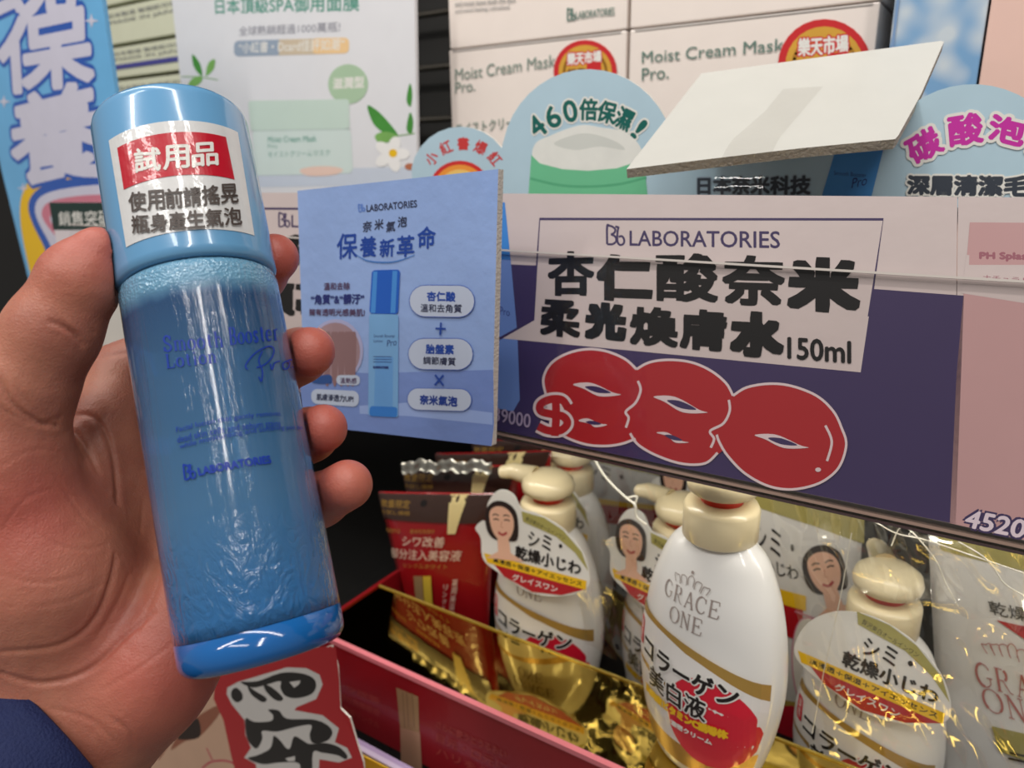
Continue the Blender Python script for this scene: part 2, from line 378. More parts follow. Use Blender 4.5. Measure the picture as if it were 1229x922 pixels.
tc = nt.nodes.new('ShaderNodeTexCoord'); nt.links.new(tc.outputs['Object'], n_.inputs['Vector']); nt.links.new(n_.outputs['Fac'], bp.inputs['Height']); nt.links.new(bp.outputs[0], gl.inputs['Normal']); fr = schlick(nt, .04, bp.outputs[0])
nt.links.new(fr.outputs[0], mx.inputs[0]); nt.links.new(tr.outputs[0], mx.inputs[1]); nt.links.new(gl.outputs[0], mx.inputs[2]); nt.links.new(mx.outputs[0], out.inputs[0])
def bq(u0, u1, v0, v1, w0, w1, name, m, par):  # block in the rail plane
    v = [BP.pt(u, v_, w_) for w_ in (w0, w1) for v_ in (v0, v1) for u in (u0, u1)]
    return obj(name, v, [(0, 2, 3, 1), (4, 5, 7, 6), (0, 1, 5, 4), (2, 6, 7, 3), (0, 4, 6, 2), (1, 3, 7, 5)], m, par)
UL = BP.px(84, 300)[0]; vb = BP.px(900, 583)[1]; vt = BP.px(600, 301)[1]
obj('clear_cover', [BP.pt(UL, vb, .0016), BP.pt(.36, vb, .0016), BP.pt(.36, vt, .0016), BP.pt(UL, vt, .0016)], [(0, 1, 2, 3)], clear, rail)
bq(UL, .36, vt-.0004, vt+.0004, .0012, .0022, 'cover_edge', mat('plastic_edge', (190, 182, 176), .2), rail)
bq(UL, .36, vb-.0010, vb, -.004, .003, 'lip', mat('plastic_lip', (140, 116, 104), .12, coat=1), rail)
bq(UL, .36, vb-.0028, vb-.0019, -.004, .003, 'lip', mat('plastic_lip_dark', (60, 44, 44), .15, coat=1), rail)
bq(UL, .36, vb-.002, -.03, -.012, -.006, 'back_plate', mat('rail_steel', (190, 186, 180), .4), rail)

# ------------------------------------------------------------------ main price card 880
cardw = mat('price_card_white', (186, 172, 170), .35, coat=.25, bump=.15, bscale=90)
PBLK = mat('ink_price_black', (15, 13, 14), .5, spec=.3)
purple = mat('price_card_purple', (54, 42, 80), .35, coat=.3)
lilac = mat('price_card_line', (84, 62, 130), .4)
pred = mat('price_red', (152, 26, 32), .38, coat=.25)
pborder = mat('price_outline', (196, 178, 180), .4)
pc = thing('price_card', 'large purple and white price card reading $880 for a 150ml lotion', 'price card', BP.pt(.1, -.05, 0))
card('paper', BP, [(575, 232), (1149, 236.3), (1145, 629), (575, 512)], .0008, cardw, pc)
p = Print(BP)
p.poly(purple, [(575, 316), (700, 321), (1157, 355), (1147, 629), (575, 512)])
# printed bottle at the left end of the card
p.poly(mat('print_blue_cap', (52, 120, 190), .4), [(575, 243), (606, 243), (613, 312), (575, 310)])
p.poly(mat('print_blue_body', (96, 124, 182), .4), [(575, 310), (613, 312), (621, 400), (624, 480), (616, 494), (575, 486)])
p.text(NAVY, 'Pro', (600, 377), (612, 380), (600, 368))
p.poly(cardw, [(648, 262), (1060, 263), (1033, 447), (600, 406), (640, 383)])
p.line(purple, [(599, 407), (640, 384), (648, 263), (1060, 263.5), (1043, 380)], 3.2)
bblogo(p, purple, (727, 293), (750, 295), (727, 271), 2.6)
p.text(purple, 'LABORATORIES', (756, 295), (936, 298), (756, 277), .00012)
for ch, x0, x1, y0, y1, dy in [('杏', 657, 714, 302, 356, 0), ('仁', 716, 783, 305, 361, 2), ('酸', 787, 862, 304, 362, 2), ('奈', 867, 942, 306, 366, 3), ('米', 946, 1031, 309, 373, 3),
                               ('柔', 648, 697, 358, 403, 4), ('光', 702, 752, 362, 407, 3), ('煥', 756, 814, 367, 414, 4), ('膚', 816, 873, 370, 419, 4), ('水', 877, 940, 373, 427, 4)]:
    b_ = .00075 if ch in '酸煥膚奈杏柔' else .0013
    k = 2.4 if b_ < .001 else 3.6
    p.text(PBLK, ch, (x0+k, y1-k), (x1-k, y1+dy-k), (x0+k, y0+k), b_, box=True)
p.text(PBLK, '150ml', (946, 430), (1021, 436), (946, 405), .00022)
def cp(l): return [(630+x/2.998, 400+y/2.998) for x, y in l]
E8 = [(78, 225), (68, 165), (95, 110), (150, 75), (220, 58), (290, 64), (360, 92), (403, 130), (440, 190), (440, 300), (400, 380), (350, 398), (290, 406), (220, 400), (150, 375), (110, 330)]
E8b = [(403, 128), (450, 105), (520, 96), (600, 105), (670, 135), (725, 180), (750, 225), (780, 300), (760, 380), (690, 440), (650, 470), (570, 470), (480, 442), (410, 402), (380, 355), (385, 290), (415, 235), (418, 180)]
E0 = [(748, 222), (800, 195), (880, 182), (960, 190), (1050, 225), (1110, 280), (1140, 340), (1157, 400), (1135, 475), (1090, 522), (1030, 550), (950, 562), (870, 547), (790, 502), (730, 440), (700, 375), (690, 330), (720, 280)]
for e in (E8, E8b, E0):
    p.poly(pred, cp(e), True); 
for e in ([(78, 225), (68, 165), (95, 110), (150, 75), (220, 58), (290, 64), (360, 92), (403, 130)], [(400, 380), (350, 398), (290, 406), (220, 400), (150, 375), (110, 345)],
          [(403, 130), (450, 105), (520, 96), (600, 105), (670, 135), (725, 180), (750, 225)], [(695, 430), (650, 468), (570, 470), (480, 442), (410, 402), (380, 360)],
          [(750, 225), (800, 195), (880, 182), (960, 190), (1050, 225), (1110, 280), (1140, 340), (1157, 400), (1135, 475), (1090, 522), (1030, 550), (950, 562), (870, 547), (790, 502), (730, 440), (700, 390), (692, 365)],
          [(408, 172), (418, 205), (400, 250), (365, 282), (375, 305), (365, 340)], [(735, 240), (738, 280), (715, 325), (668, 352), (682, 380), (670, 412)], [(1082, 332), (1105, 390), (1088, 460)]):
    p.line(pborder, cp(e), 3.0, smooth=True)
for x0, y0, x1, y1, h in [(175, 184, 346, 222, 24), (465, 228, 657, 286, 28), (828, 366, 1020, 412, 24), (195, 315, 298, 330, 16), (475, 358, 592, 393, 18)]:
    mxx, myy = (x0+x1)/2, (y0+y1)/2
    p.poly(pborder, cp([(x0, y0), (mxx-20, myy-h), (x1-30, y1-h*.4), (x1, y1), (mxx+10, myy+h), (x0+40, y0+h*.7)]), True)
    p.poly(purple, cp([(x0+(x1-x0)*.25, y0+(y1-y0)*.25), (mxx, myy-h*.45), (x1-(x1-x0)*.2, y1-(y1-y0)*.2), (mxx, myy+h*.45)]), True)
p.ell(pborder, 630+1056/2.998, 400+491/2.998, 3.4, 2.6)
DS = [[(155, 265), (135, 240), (95, 238), (60, 255), (60, 280), (100, 292), (140, 300), (155, 325), (130, 350), (85, 350), (50, 335)], [(112, 225), (115, 295), (110, 370)]]
for m_, wd in ((pborder, 16), (pred, 9.5)):
    for s_ in DS: p.line(m_, cp(s_), wd, smooth=True)
p.text(mat('ink_pale', (150, 135, 160), .4), '39000', (594, 505), (637, 514), (595, 489), .0001)
p.done(pc)
pk = thing('price_card', 'pink price card with number 4520 right of the $880 card', 'price card', BP.pt(.25, -.05, 0))
card('paper', BP, [(1150, 236.3), (1300, 237.5), (1300, 665), (1145.5, 629.5)], .0008, cardw, pk)
p = Print(BP)
pink = mat('price_pink', (176, 138, 138), .4, coat=.2)
p.poly(pink, [(1164, 267), (1300, 268), (1300, 664), (1140, 628), (1148, 450)])
p.poly(cardw, [(1160, 306), (1300, 325), (1300, 375), (1154, 352)])
p.poly(pink, [(1165, 267), (1300, 268), (1300, 318), (1163, 318)])
p.text(mat('ink_rose', (140, 84, 96), .5), 'PH Splash', (1176, 313), (1240, 314), (1176, 303), .0002)
p.text(mat('ink_rose', (140, 84, 96), .5), 'ナチュラル', (1180, 336), (1236, 340), (1180, 330))
p.text(purple, '45200', (1157, 632), (1246, 650), (1163, 612), .0009)
p.text(mat('ink_pale2', (205, 190, 200), .4), '45200', (1157, 632), (1246, 650), (1163, 612), .0002)
p.done(pk)
# neighbouring card to the left (seen between bottle and blue card)
pl = thing('price_card', 'white framed price card half hidden behind the blue card', 'price card', BP.pt(-.1, -.05, 0))
card('paper', BP, [(215, 231), (572, 231.8), (572, 511), (215, 440)], .0008, cardw, pl)
p = Print(BP)
p.poly(purple, [(215, 330), (365, 335), (572, 345), (572, 511), (215, 440)])
p.poly(cardw, [(240, 250), (560, 252), (545, 420), (235, 395)])
p.line(purple, [(236, 395), (240, 250), (560, 252), (546, 400)], 3)
bblogo(p, purple, (334, 272), (348, 273), (334, 256), 2.0)
p.text(purple, 'LABORATORIES', (350, 273), (500, 276), (350, 258), .0001)
p.text(PBLK, '毛孔潔淨泡沫洗面乳', (250, 325), (540, 332), (250, 285), .0012, box=True)
p.text(PBLK, '潔顏慕斯', (250, 372), (480, 385), (250, 338), .0012, box=True)
p.done(pl)
# green-headed card far left
CPn = YP(.292)
gc = thing('small_price_card', 'white card with dark green header behind the thumb', 'price card', onY(100, 350, .292))
card('paper', CPn, [(59, 243), (222, 243), (214, 455), (98, 455)], .0008, mat('card_green_white', (218, 208, 212), .5), gc)
p = Print(CPn)
p.poly(mat('header_green', (26, 52, 48), .4), [(59, 243), (222, 243), (221, 276), (64, 276)])
p.text(WHITE, '銷售突破13萬', (71, 271), (170, 270), (70, 254), .00012)
p.text(PBLK, '水潤修護霜', (84, 318), (215, 318), (81, 284), .001)
p.text(mat('ink_dkgreen', (40, 110, 90), .4), '滋潤保濕', (100, 418), (200, 418), (98, 392), .0006)
p.text(GREY, '清爽不黏膩', (104, 446), (200, 446), (103, 430), .0003)
p.done(gc)

# ------------------------------------------------------------------ blue card on the rail 
q = [(357, 228), (603, 203), (594, 535), (366, 499)]
A = np.array([[(x-CX)/F, -(y-CY)/F, -1] for x, y in q]); dd = np.linalg.solve(np.array([-A[1], A[2], -A[3]]).T, -.345*A[0])
q0 = P(*q[0], .345); q1 = P(*q[1], dd[0]); q3 = P(*q[3], dd[2])
BC = Plane(q0, q1-q0, q0-q3)
bc = thing('foam_card', 'blue foam board card advertising a lotion beside the held bottle', 'card', (q0+q1)/2)
cblue = mat('card_blue', (146, 172, 222), .22, vary=.16, scale=22, coat=.5, bump=.35, bscale=120)
foam = mat('foam_edge', (205, 198, 190), .7, bump=.8, bscale=900)
bcorn = [(357, 229), (598, 203), (590, 535), (560, 530), (510, 524), (470, 518), (430, 512), (366, 503)]
card('board', BC, bcorn, .0034, cblue, bc, edge=foam)
bb2 = bc
def c4(l): return [(350+x/4.392, 330+y/4.392) for x, y in l]
def c3(l): return [(320+x/2.425, 180+y/2.425) for x, y in l]
p = Print(BC)
p.poly(mat('card_blue_deep', (116, 140, 200), .25, vary=.1, scale=15, coat=.5, bump=.35, bscale=120), c3([(92, 640), (300, 650), (660, 640), (662, 800), (655, 862), (110, 800)]))
p.poly(mat('card_blue_pale', (150, 172, 222), .25, vary=.1, scale=15, coat=.5), c3([(270, 745), (420, 735), (658, 765), (658, 800), (420, 775), (272, 768)]))
INK = mat('ink_card', (52, 58, 84), .4); INKB = mat('ink_blue', (34, 70, 156), .4)
bblogo(p, mat('ink_ltblue', (96, 130, 200), .4), *c3([(268, 180), (287, 178), (266, 160)]), 1.6)
p.text(INK, 'LABORATORIES', *c3([(292, 180), (438, 166), (291, 161)]), .0001)
for i, ch in enumerate('奈米氣泡'):
    x = 280+34*i; y = [240, 234, 240, 226][i]; p.text(INK, ch, *c3([(x, y), (x+26, y-4), (x+1, y-30)]), .00012)
for i, (ch, x, y, s_) in enumerate([('保', 205, 318, 60), ('養', 272, 312, 48), ('新', 330, 312, 42), ('革', 380, 312, 50), ('命', 440, 288, 52)]):
    p.text(INKB, ch, *c3([(x, y), (x+s_*.98, y-3), (x+1, y-s_*1.2)]), .00022)
p.line(mat('ink_teal', (70, 120, 190), .4), c3([(262, 306), (300, 324), (370, 326), (432, 306)]), 1.8, smooth=True, taper=True)
BRN = mat('ink_brown', (84, 62, 92), .5)
p.text(BRN, '溫和去除', *c4([(172, 80), (308, 78), (172, 42)]), .0001)
p.text(NAVY, '“角質”&“髒汙”', *c4([(104, 155), (382, 152), (104, 106)]), .0002)
p.text(BRN, '擁有透明光感美肌!', *c4([(94, 214), (386, 218), (94, 178)]), .0001)
# skin-pore photo disc
p.ell(mat('disc_rim', (170, 170, 205), .4), 350+235/4.392, 330+400/4.392, 33, 38); p.ell(mat('disc_skin', (160, 132, 138), .4, vary=.2), 350+232/4.392, 330+405/4.392, 30, 35)
for sx in (190, 230, 265, 300, 325): p.poly(mat('disc_brown', (140, 108, 110), .4), c4([(sx-22, 330), (sx, 300), (sx+18, 330), (sx+10, 560), (sx-12, 560)]), True)
p.poly(mat('disc_blue', (46, 80, 140), .4), c4([(110, 545), (190, 525), (215, 540), (205, 572), (120, 570)]), True)
lb = mat('pill_white', (186, 196, 216), .4); pe = mat('pill_edge', (50, 84, 170), .4)
p.rrect(lb, c4([(238, 528), (362, 528), (362, 582), (238, 578)]), .45); p.text(BRN, '溫熱感', *c4([(258, 572), (345, 574), (258, 542)]), .0001)
p.rrect(lb, c4([(106, 600), (358, 612), (356, 696), (106, 678)]), .42); p.text(INK, '肌膚滲透力UP!', *c4([(135, 660), (328, 672), (135, 626)]), .0002)
# printed bottle
p.rrect(mat('pb_cap', (30, 92, 190), .3, coat=.4), c3([(308, 350), (390, 348), (384, 478), (300, 476)]), .12)
p.poly(mat('pb_cap_hi', (72, 140, 214), .3), c3([(368, 352), (382, 352), (376, 474), (362, 474)])); p.poly(mat('pb_cap_hi', (72, 140, 214), .3), c3([(312, 354), (324, 354), (318, 474), (304, 474)]))
p.rrect(mat('pb_body', (120, 170, 218), .3, vary=.1, coat=.4), c3([(300, 477), (385, 479), (384, 778), (297, 772)]), .08)
p.poly(mat('pb_body_mid', (104, 158, 216), .3, vary=.1), c3([(318, 600), (370, 602), (368, 760), (314, 758)]))
p.rrect(mat('pb_base', (56, 124, 204), .3), c3([(302, 745), (382, 748), (382, 778), (300, 774)]), .3)
p.text(NAVY, 'Smooth Booster', *c4([(436, 330), (548, 330), (436, 314)])); p.text(NAVY, 'Lotion', *c4([(436, 355), (482, 355), (436, 340)])); p.text(NAVY, 'Pro', *c4([(505, 378), (556, 370), (508, 344)]))
for k in range(3): p.line(NAVY, c4([(434, 430+14*k), (530, 431+14*k)]), .7)
p.text(NAVY, 'BLABORATORIES', *c4([(434, 492), (514, 494), (434, 480)]), .0001)
for (x0, y0, x1, y1, dy) in [(622, 52, 970, 225, 5), (616, 332, 962, 503, 5), (611, 594, 954, 715, 10)]:
    Q = [(x0, y0), (x1, y0+dy-4), (x1-2, y1+dy-4), (x0, y1-4)]
    cen = np.mean(Q, 0); q2 = [tuple(cen+(np.array(a)-cen)*np.array([.98, .955])) for a in Q]
    p.rrect(pe, c4(Q), .5); p.rrect(lb, c4(q2), .5)
p.text(INKB, '杏仁酸', *c4([(718, 136), (866, 140), (718, 88)]), .00022); p.text(INK, '溫和去角質', *c4([(684, 195), (900, 200), (684, 153)]), .0001)
p.text(INKB, '胎盤素', *c4([(712, 414), (858, 418), (712, 366)]), .00022); p.text(INK, '調節膚質', *c4([(698, 470), (868, 478), (698, 430)]), .0001)
p.text(mat('ink_blue2', (34, 60, 140), .4), '奈米氣泡', *c4([(680, 680), (876, 692), (680, 632)]), .00025)
p.line(INKB, c4([(762, 282), (816, 284)]), 2.2); p.line(INKB, c4([(791, 250), (787, 318)]), 2.2)
p.line(INKB, c4([(760, 526), (804, 582)]), 2.2); p.line(INKB, c4([(804, 528), (758, 580)]), 2.2)
p.done(bc)
tube('support_stick', [BC.pt(.045, -.10, -.0036), BC.pt(.045, -.01, -.0036), BC.pt(.045, -.01, -.012)], .0012, clear, bc)

# ------------------------------------------------------------------ white foam board lying on the rail, with clear tape
q = [(838, 90), (1133, 50), (1080, 165), (752, 203)]
A = np.array([[(x-CX)/F, -(y-CY)/F, -1] for x, y in q]); dd = np.linalg.solve(np.array([-A[1], A[2], -A[3]]).T, -.33*A[0])
q0 = P(*q[0], .33); q1 = P(*q[1], dd[0]); q3 = P(*q[3], dd[2])
WP = Plane(q0, q1-q0, q0-q3)
wb = thing('blank_foam_board', 'blank white foam board tilted above the $880 price card', 'board', q3)
card('board', WP, [(842, 88), (1129, 49), (1133, 50), (1106, 112), (1078, 163), (1074, 167), (960, 178), (850, 191), (752, 203)], .0042, mat('foam_white', (196, 195, 189), .4, coat=.15, bump=.1), wb, edge=mat('foam_side', (200, 190, 174), .8, bump=.8, bscale=700))
tape = thing('clear_tape', 'strip of clear tape running from the blank board to the rail', 'tape', WP.pt(*WP.px(905, 180)))
tp = [WP.pt(*WP.px(920+k*0, y), .0004) for k, y in []]
L = []; 
for (xa, xb, y) in [(940, 988, 108), (918, 965, 135), (880, 937, 168), (874, 932, 176)]:
    L.append((WP.pt(*WP.px(xa, y), .0006), WP.pt(*WP.px(xb, y-3), .0006)))
d1 = np.linalg.norm(L[-1][0]-CAM)
e0 = BP.pt(*BP.px(855, 240), -.0015); e1 = BP.pt(*BP.px(914, 240), -.0015)
a0, a1 = L[-1]
for t in (.2, .4, .6, .8, 1.0):
    bul = math.sin(PI*t)*.006
    L.append((a0*(1-t)+e0*t+np.array([0, -bul, 0]), a1*(1-t)+e1*t+np.array([0, -bul, 0])))
v = [x for ab in L for x in ab]; obj('tape_strip', v, [(2*i, 2*i+1, 2*i+3, 2*i+2) for i in range(len(L)-1)], clear, tape, True)

# ------------------------------------------------------------------ shelf topper (die-cut light blue strip)
TP = YP(.345)
tpale = mat('topper_blue', (178, 204, 218), .35, vary=.05, coat=.3)
def arcpx(cx, cy, rx, ry, a0, a1, n=14): return [(cx+rx*math.sin(math.radians(a0+(a1-a0)*k/n)), cy-ry*math.cos(math.radians(a0+(a1-a0)*k/n))) for k in range(n+1)]
top = thing('shelf_topper', 'pale blue die-cut topper strip with 460倍保濕 bubble over the rail', 'shelf topper', onY(760, 235, .345))
out_ = [(496, 245)]+arcpx(553, 212, 60, 60, -80, 55, 10)+arcpx(706, 192, 104, 109, -78, 80, 18)+[(900, 185), (1045, 185)]+arcpx(1168, 245, 132, 144, -55, 60, 16)+[(1330, 250)]
card('panel', TP, out_, .0012, tpale, top, edge=PAPER)
p = Print(TP)
p.arc(mat('ink_red2', (200, 60, 60), .4), '小紅書爆紅', 556, 222, 42, -50, 50, 15, 14, .0002)
for r_, m_ in ((37, 'ring_red'), (32, 'ring_org'), (26, 'ring_yel')):
    p.ell(mat(m_, {'ring_red': (206, 50, 48), 'ring_org': (236, 150, 60), 'ring_yel': (238, 196, 110)}[m_], .4), 552, 228, r_, r_*.95)
p.arc(mat('ink_green2', (20, 96, 88), .4), '460倍保濕!', 704, 228, 84, -38, 41, 25, 21, .0004, halo=WHITE, hw=.0013)
cream = mat('cream_white', (226, 226, 220), .5, vary=.08, scale=120)
p.poly(cream, [(640, 190), (643, 172), (660, 163), (680, 155), (700, 150), (722, 153), (748, 158), (766, 172), (770, 190), (745, 202), (700, 206), (660, 202)], True)
p.poly(mat('cream_fold', (206, 208, 202), .5), [(665, 172), (700, 160), (735, 168), (750, 180), (720, 176), (690, 180)], True)
jar = mat('jar_green', (110, 190, 146), .35); 
p.poly(jar, [(638, 186), (648, 196), (675, 203), (706, 205), (740, 202), (762, 195), (772, 186), (778, 240), (634, 240)])
p.line(mat('jar_green_dark', (88, 168, 126), .35), [(636, 214), (670, 222), (706, 224), (744, 221), (776, 213)], 3, smooth=True)
p.text(mat('ink_slate', (60, 66, 76), .4), '日本奈米科技', (838, 233), (972, 233), (838, 213), .0004, halo=mat('topper_grey', (158, 178, 194), .4), hw=.0009)
p.poly(mat('topper_bottle', (70, 140, 206), .4, vary=.1), [(1003, 180), (1062, 172), (1045, 240), (985, 240)])
p.text(NAVY, 'Smooth Booster', (1001, 210), (1040, 213), (1001, 205)); p.text(NAVY, 'Pro', (1022, 226), (1040, 222), (1024, 214))
MAG = mat('ink_magenta', (196, 52, 160), .4)
for pas in (0, 1):
    for ch, bl, br, tl in [('碳', (1099, 199), (1134, 180), (1084, 170)), ('酸', (1141, 176), (1180, 170), (1138, 141)), ('泡', (1186, 166), (1226, 176), (1191, 137)), ('沫', (1232, 182), (1268, 200), (1245, 154))]:
        p.text(MAG if pas else WHITE, ch, bl, br, tl, .0005 if pas else .0016); p.w -= p.st
    p.up()
p.text(mat('ink_slate', (60, 66, 76), .4), '深層清潔毛孔', (1090, 233), (1266, 236), (1090, 211), .0005, halo=WHITE, hw=.0012)
p.done(top)

# ------------------------------------------------------------------ cream mask boxes
boxm = mat('box_cream', (232, 220, 212), .42, vary=.03, coat=.15)
boxs = mat('box_side', (206, 198, 192), .45)
YB = .45; BXP = YP(YB); zt = onY(755, 35, YB)[2]; hb = zt-ZU
xs = [onY(538, 62, YB)[0], onY(755, 35, YB)[0], onY(1058, 5, YB)[0]]
def maskbox(x0, x1, z0, z1, label, kind):
    t = thing('mask_box', label, 'box', ((x0+x1)/2, YB+.06, z0), 'moist cream mask boxes stacked on the shelf')
    box('carton', (x0+.0006, YB, z0+.0003), (x1-.0006, YB+.13, z1-.0005), boxm, t, bev=.0008)
    box('lid_flap', (x0+.004, YB-.0005, z1-.0016), (x1-.004, YB+.01, z1-.0008), boxs, t)
    return t
b1 = maskbox(xs[0], xs[1]-.001, ZU, zt, 'cream box reading Moist Cream Mask behind the 460倍 bubble', 0)
b2 = maskbox(xs[1], xs[2], ZU, zt, 'cream box reading Moist Cream Mask behind the blank foam board', 0)
b3 = maskbox(xs[0]+.001, xs[1]-.001, zt, zt+hb, 'upper left cream box with small logo on its front', 1)
b4 = maskbox(xs[1], xs[2]+.001, zt, zt+hb, 'upper right cream box above the round gold seal', 1)
p = Print(BXP, .0007); IG = mat('ink_boxgreen', (124, 142, 132), .5)
p.text(IG, 'Moist Cream Mask', (547, 97), (667, 80), (547, 83)); p.text(IG, 'Pro.', (547, 112), (571, 109), (547, 99))
p.text(IG, 'モイストクリームマスク', (548, 162), (660, 148), (548, 149), .0001)
def seal(p, cx, cy, r):
    p.ell(mat('seal_red', (196, 40, 44), .4), cx, cy, r, r); p.ell(mat('seal_gold', (206, 156, 60), .35, vary=.15), cx, cy, r*.84, r*.84)
    for k in range(10):
        for s_ in (-1, 1):
            a = math.radians(s_*(52+k*10)); x = cx+math.sin(a)*r*.66; y = cy-math.cos(a)*r*.66; p.ell(mat('seal_leaf', (170, 120, 40), .4), x, y, r*.09, r*.05, a); p.w -= p.st
    p.text(WHITE, '樂天市場', (cx-r*.56, cy-r*.2), (cx+r*.5, cy-r*.27), (cx-r*.56, cy-r*.58), .0003, halo=mat('seal_red', (196, 40, 44), .4), hw=.001)
    p.text(mat('seal_ink', (110, 70, 30), .4), '銷售', (cx-r*.56, cy+r*.18), (cx+.0*r, cy+r*.14), (cx-r*.56, cy-r*.08), .0002)
    p.text(mat('seal_red', (196, 40, 44), .4), '1', (cx+r*.1, cy+r*.5), (cx+r*.45, cy+r*.45), (cx+r*.1, cy-r*.2), .0012)
    p.text(mat('seal_ink', (110, 70, 30), .4), '第    名', (cx-r*.56, cy+r*.52), (cx+r*.56, cy+r*.46), (cx-r*.56, cy+r*.25), .0002)
seal(p, 703, 86, 38); p.done(b1)
p = Print(BXP, .0007)
IG2 = mat('ink_boxgreen2', (92, 122, 112), .5)
p.text(IG2, 'Moist Cream Mask', (771, 76), (941, 61), (771, 62)); p.text(IG2, 'Pro.', (771, 97), (803, 94), (771, 82))
seal(p, 990, 79, 56); p.done(b2)
p = Print(BXP, .0007)
bblogo(p, IG2, (681, 25), (691, 24), (681, 11), 1.6); p.text(IG2, 'LABORATORIES', (692, 23), (738, 18), (692, 14), .00005)
for k, (l) in enumerate(['It has a rich creamy', 'and moist leave both the face', 'and mind feeling refreshed.']): p.text(GREY, l, (547, -1+9*k), (547+[60, 72, 66][k], -6+9*k), (547, -7+9*k))
p.done(b3)
p = Print(BXP, .0007); p.text(IG2, 'pH Balance', (780, -18), (860, -26), (780, -30)); p.done(b4)

# poster with the cream jar
PP = YP(.42)
po = thing('display_poster', 'white spa mask poster with pale green cream jar picture', 'poster', onY(350, 225, .42))
postw = mat('poster_white', (222, 222, 226), .3, vary=.03, coat=.4)
card('panel', PP, [(203, -30), (497, -30), (501, 236), (232, 240)], .003, postw, po)
p = Print(PP)
p.poly(mat('poster_lower', (200, 208, 222), .3, coat=.4), [(228, 206), (500, 200), (501, 222), (230, 226)])
TG = mat('ink_teal_green', (92, 152, 136), .4)
p.text(TG, '日本頂級SPA御用面膜', (259, 17), (431, 13), (258, -1), .0003)
p.text(mat('ink_violetgrey', (150, 150, 160), .4), '全球熱銷超過1000萬瓶!', (287, 43), (408, 38), (287, 32), .0001)
p.rrect(mat('bar_grey', (146, 160, 178), .4), [(281, 49), (350, 47), (350, 66), (281, 68)], .3); p.poly(mat('bar_mid', (200, 184, 160), .4), [(335, 47.5), (385, 46), (385, 65), (335, 66.4)]); p.rrect(mat('bar_orange', (232, 196, 146), .4), [(375, 46), (419, 45), (419, 64), (375, 65)], .3)
p.text(WHITE, '“小紅書・Dcard佳評如潮”', (287, 64), (413, 60), (287, 51), .0001)
lf = mat('leaf_green', (70, 140, 60), .4, vary=.2); lf2 = mat('leaf_green2', (120, 170, 90), .4, vary=.2)
for l, m_ in [([(231, 65), (240, 76), (243, 90), (238, 88), (232, 78)], lf), ([(226, 104), (230, 95), (241, 91), (243, 96), (236, 103)], lf2), ([(247, 90), (250, 76), (258, 71), (257, 82), (250, 90)], lf2), ([(262, 128), (265, 116), (268, 124), (266, 134)], lf), ([(441, 127), (452, 132), (466, 146), (478, 163), (462, 160), (448, 148)], lf), ([(450, 163), (462, 158), (478, 163), (468, 170), (456, 172)], lf2), ([(488, 155), (492, 135), (496, 145), (494, 160)], lf), ([(488, 120), (492, 100), (495, 112), (493, 128)], lf)]:
    p.poly(m_, l, True, 4)
p.line(lf2, [(218, 92), (240, 92), (262, 96)], .9); p.line(lf2, [(478, 163), (498, 160)], 1.2)
p.ell(mat('badge_green', (168, 194, 164), .4), 418, 101, 24, 24); p.text(WHITE, '滋潤型', (400, 107), (437, 105), (400, 94), .0003)
jl = mat('poster_jar_lid', (196, 214, 204), .4, vary=.03); jb = mat('poster_jar_body', (206, 220, 216), .4, vary=.03)
p.rrect(jb, [(303, 156), (421, 154), (424, 208), (306, 211)], .12); p.rrect(jl, [(298, 121), (419, 119), (420, 154), (301, 157)], .1)
p.line(mat('jar_seam', (176, 192, 186), .4), [(302, 157), (421, 155)], 1.4)
p.text(TG, 'Moist Cream Mask', (322, 171), (380, 170), (322, 164), .0001); p.text(TG, 'Pro', (322, 178), (333, 178), (322, 173)); p.text(TG, 'モイストクリームマスク', (322, 189), (396, 187), (322, 182)); 
p.poly(mat('poster_hand', (230, 200, 186), .4), [(360, 204), (376, 200), (400, 200), (412, 204), (400, 210), (370, 211)], True)
for a in range(5):
    t = a*1.256; p.ell(mat('petal', (236, 234, 232), .4), 470+11*math.cos(t), 185+11*math.sin(t), 11, 7, t)
p.ell(YEL, 472, 184, 5, 5); p.ell(mat('petal_shadow', (180, 110, 80), .4), 492, 200, 6, 4)
p.done(po)

# blue banner, far left
NP = YP(.325)
bn = thing('vertical_banner', 'glossy sky blue banner with large white characters at left', 'banner', onY(80, 330, .325))
sky = mat('banner_blue', (104, 176, 226), .2, vary=.12, scale=25, coat=.6, bump=.25, bscale=60)
card('panel', NP, [(-70, -60), (114, -60), (150, 190), (163, 300), (178, 400), (50, 400), (2, 205), (-40, 0)], .003, sky, bn)
p = Print(NP)
BLU = mat('banner_outline', (30, 84, 176), .25, coat=.5); LET = mat('banner_letter', (206, 204, 222), .25, coat=.5, bump=.2, bscale=60)
p.poly(YEL, [(30, 225), (62, 200), (120, 212), (160, 250), (170, 345), (175, 400), (58, 400), (42, 350), (25, 270)], True)
p.poly(BLU, [(34, 246), (60, 220), (140, 214), (180, 240), (180, 330), (75, 320), (50, 290)], True)
p.poly(LET, [(42, 250), (62, 230), (140, 222), (180, 245), (180, 320), (80, 312), (56, 285)], True)
p.poly(mat('banner_pink', (206, 120, 140), .3, coat=.5), [(50, 256), (66, 240), (130, 234), (180, 252), (180, 300), (90, 300), (64, 280)], True)
p.poly(LET, [(60, 262), (74, 250), (130, 246), (180, 260), (180, 295), (95, 292), (70, 276)], True)
chars = [('既', (-14, 24), (90, 17), (-22, -50)), ('保', (2, 112), (112, 98), (-4, 30)), ('養', (18, 222), (124, 208), (10, 122))]
for m_, wd in ((BLU, .0058), (LET, .0026)):
    for ch, bl, br, tl in chars: p.text(m_, ch, bl, br, tl, wd, box=False); p.w -= p.st
    p.up()
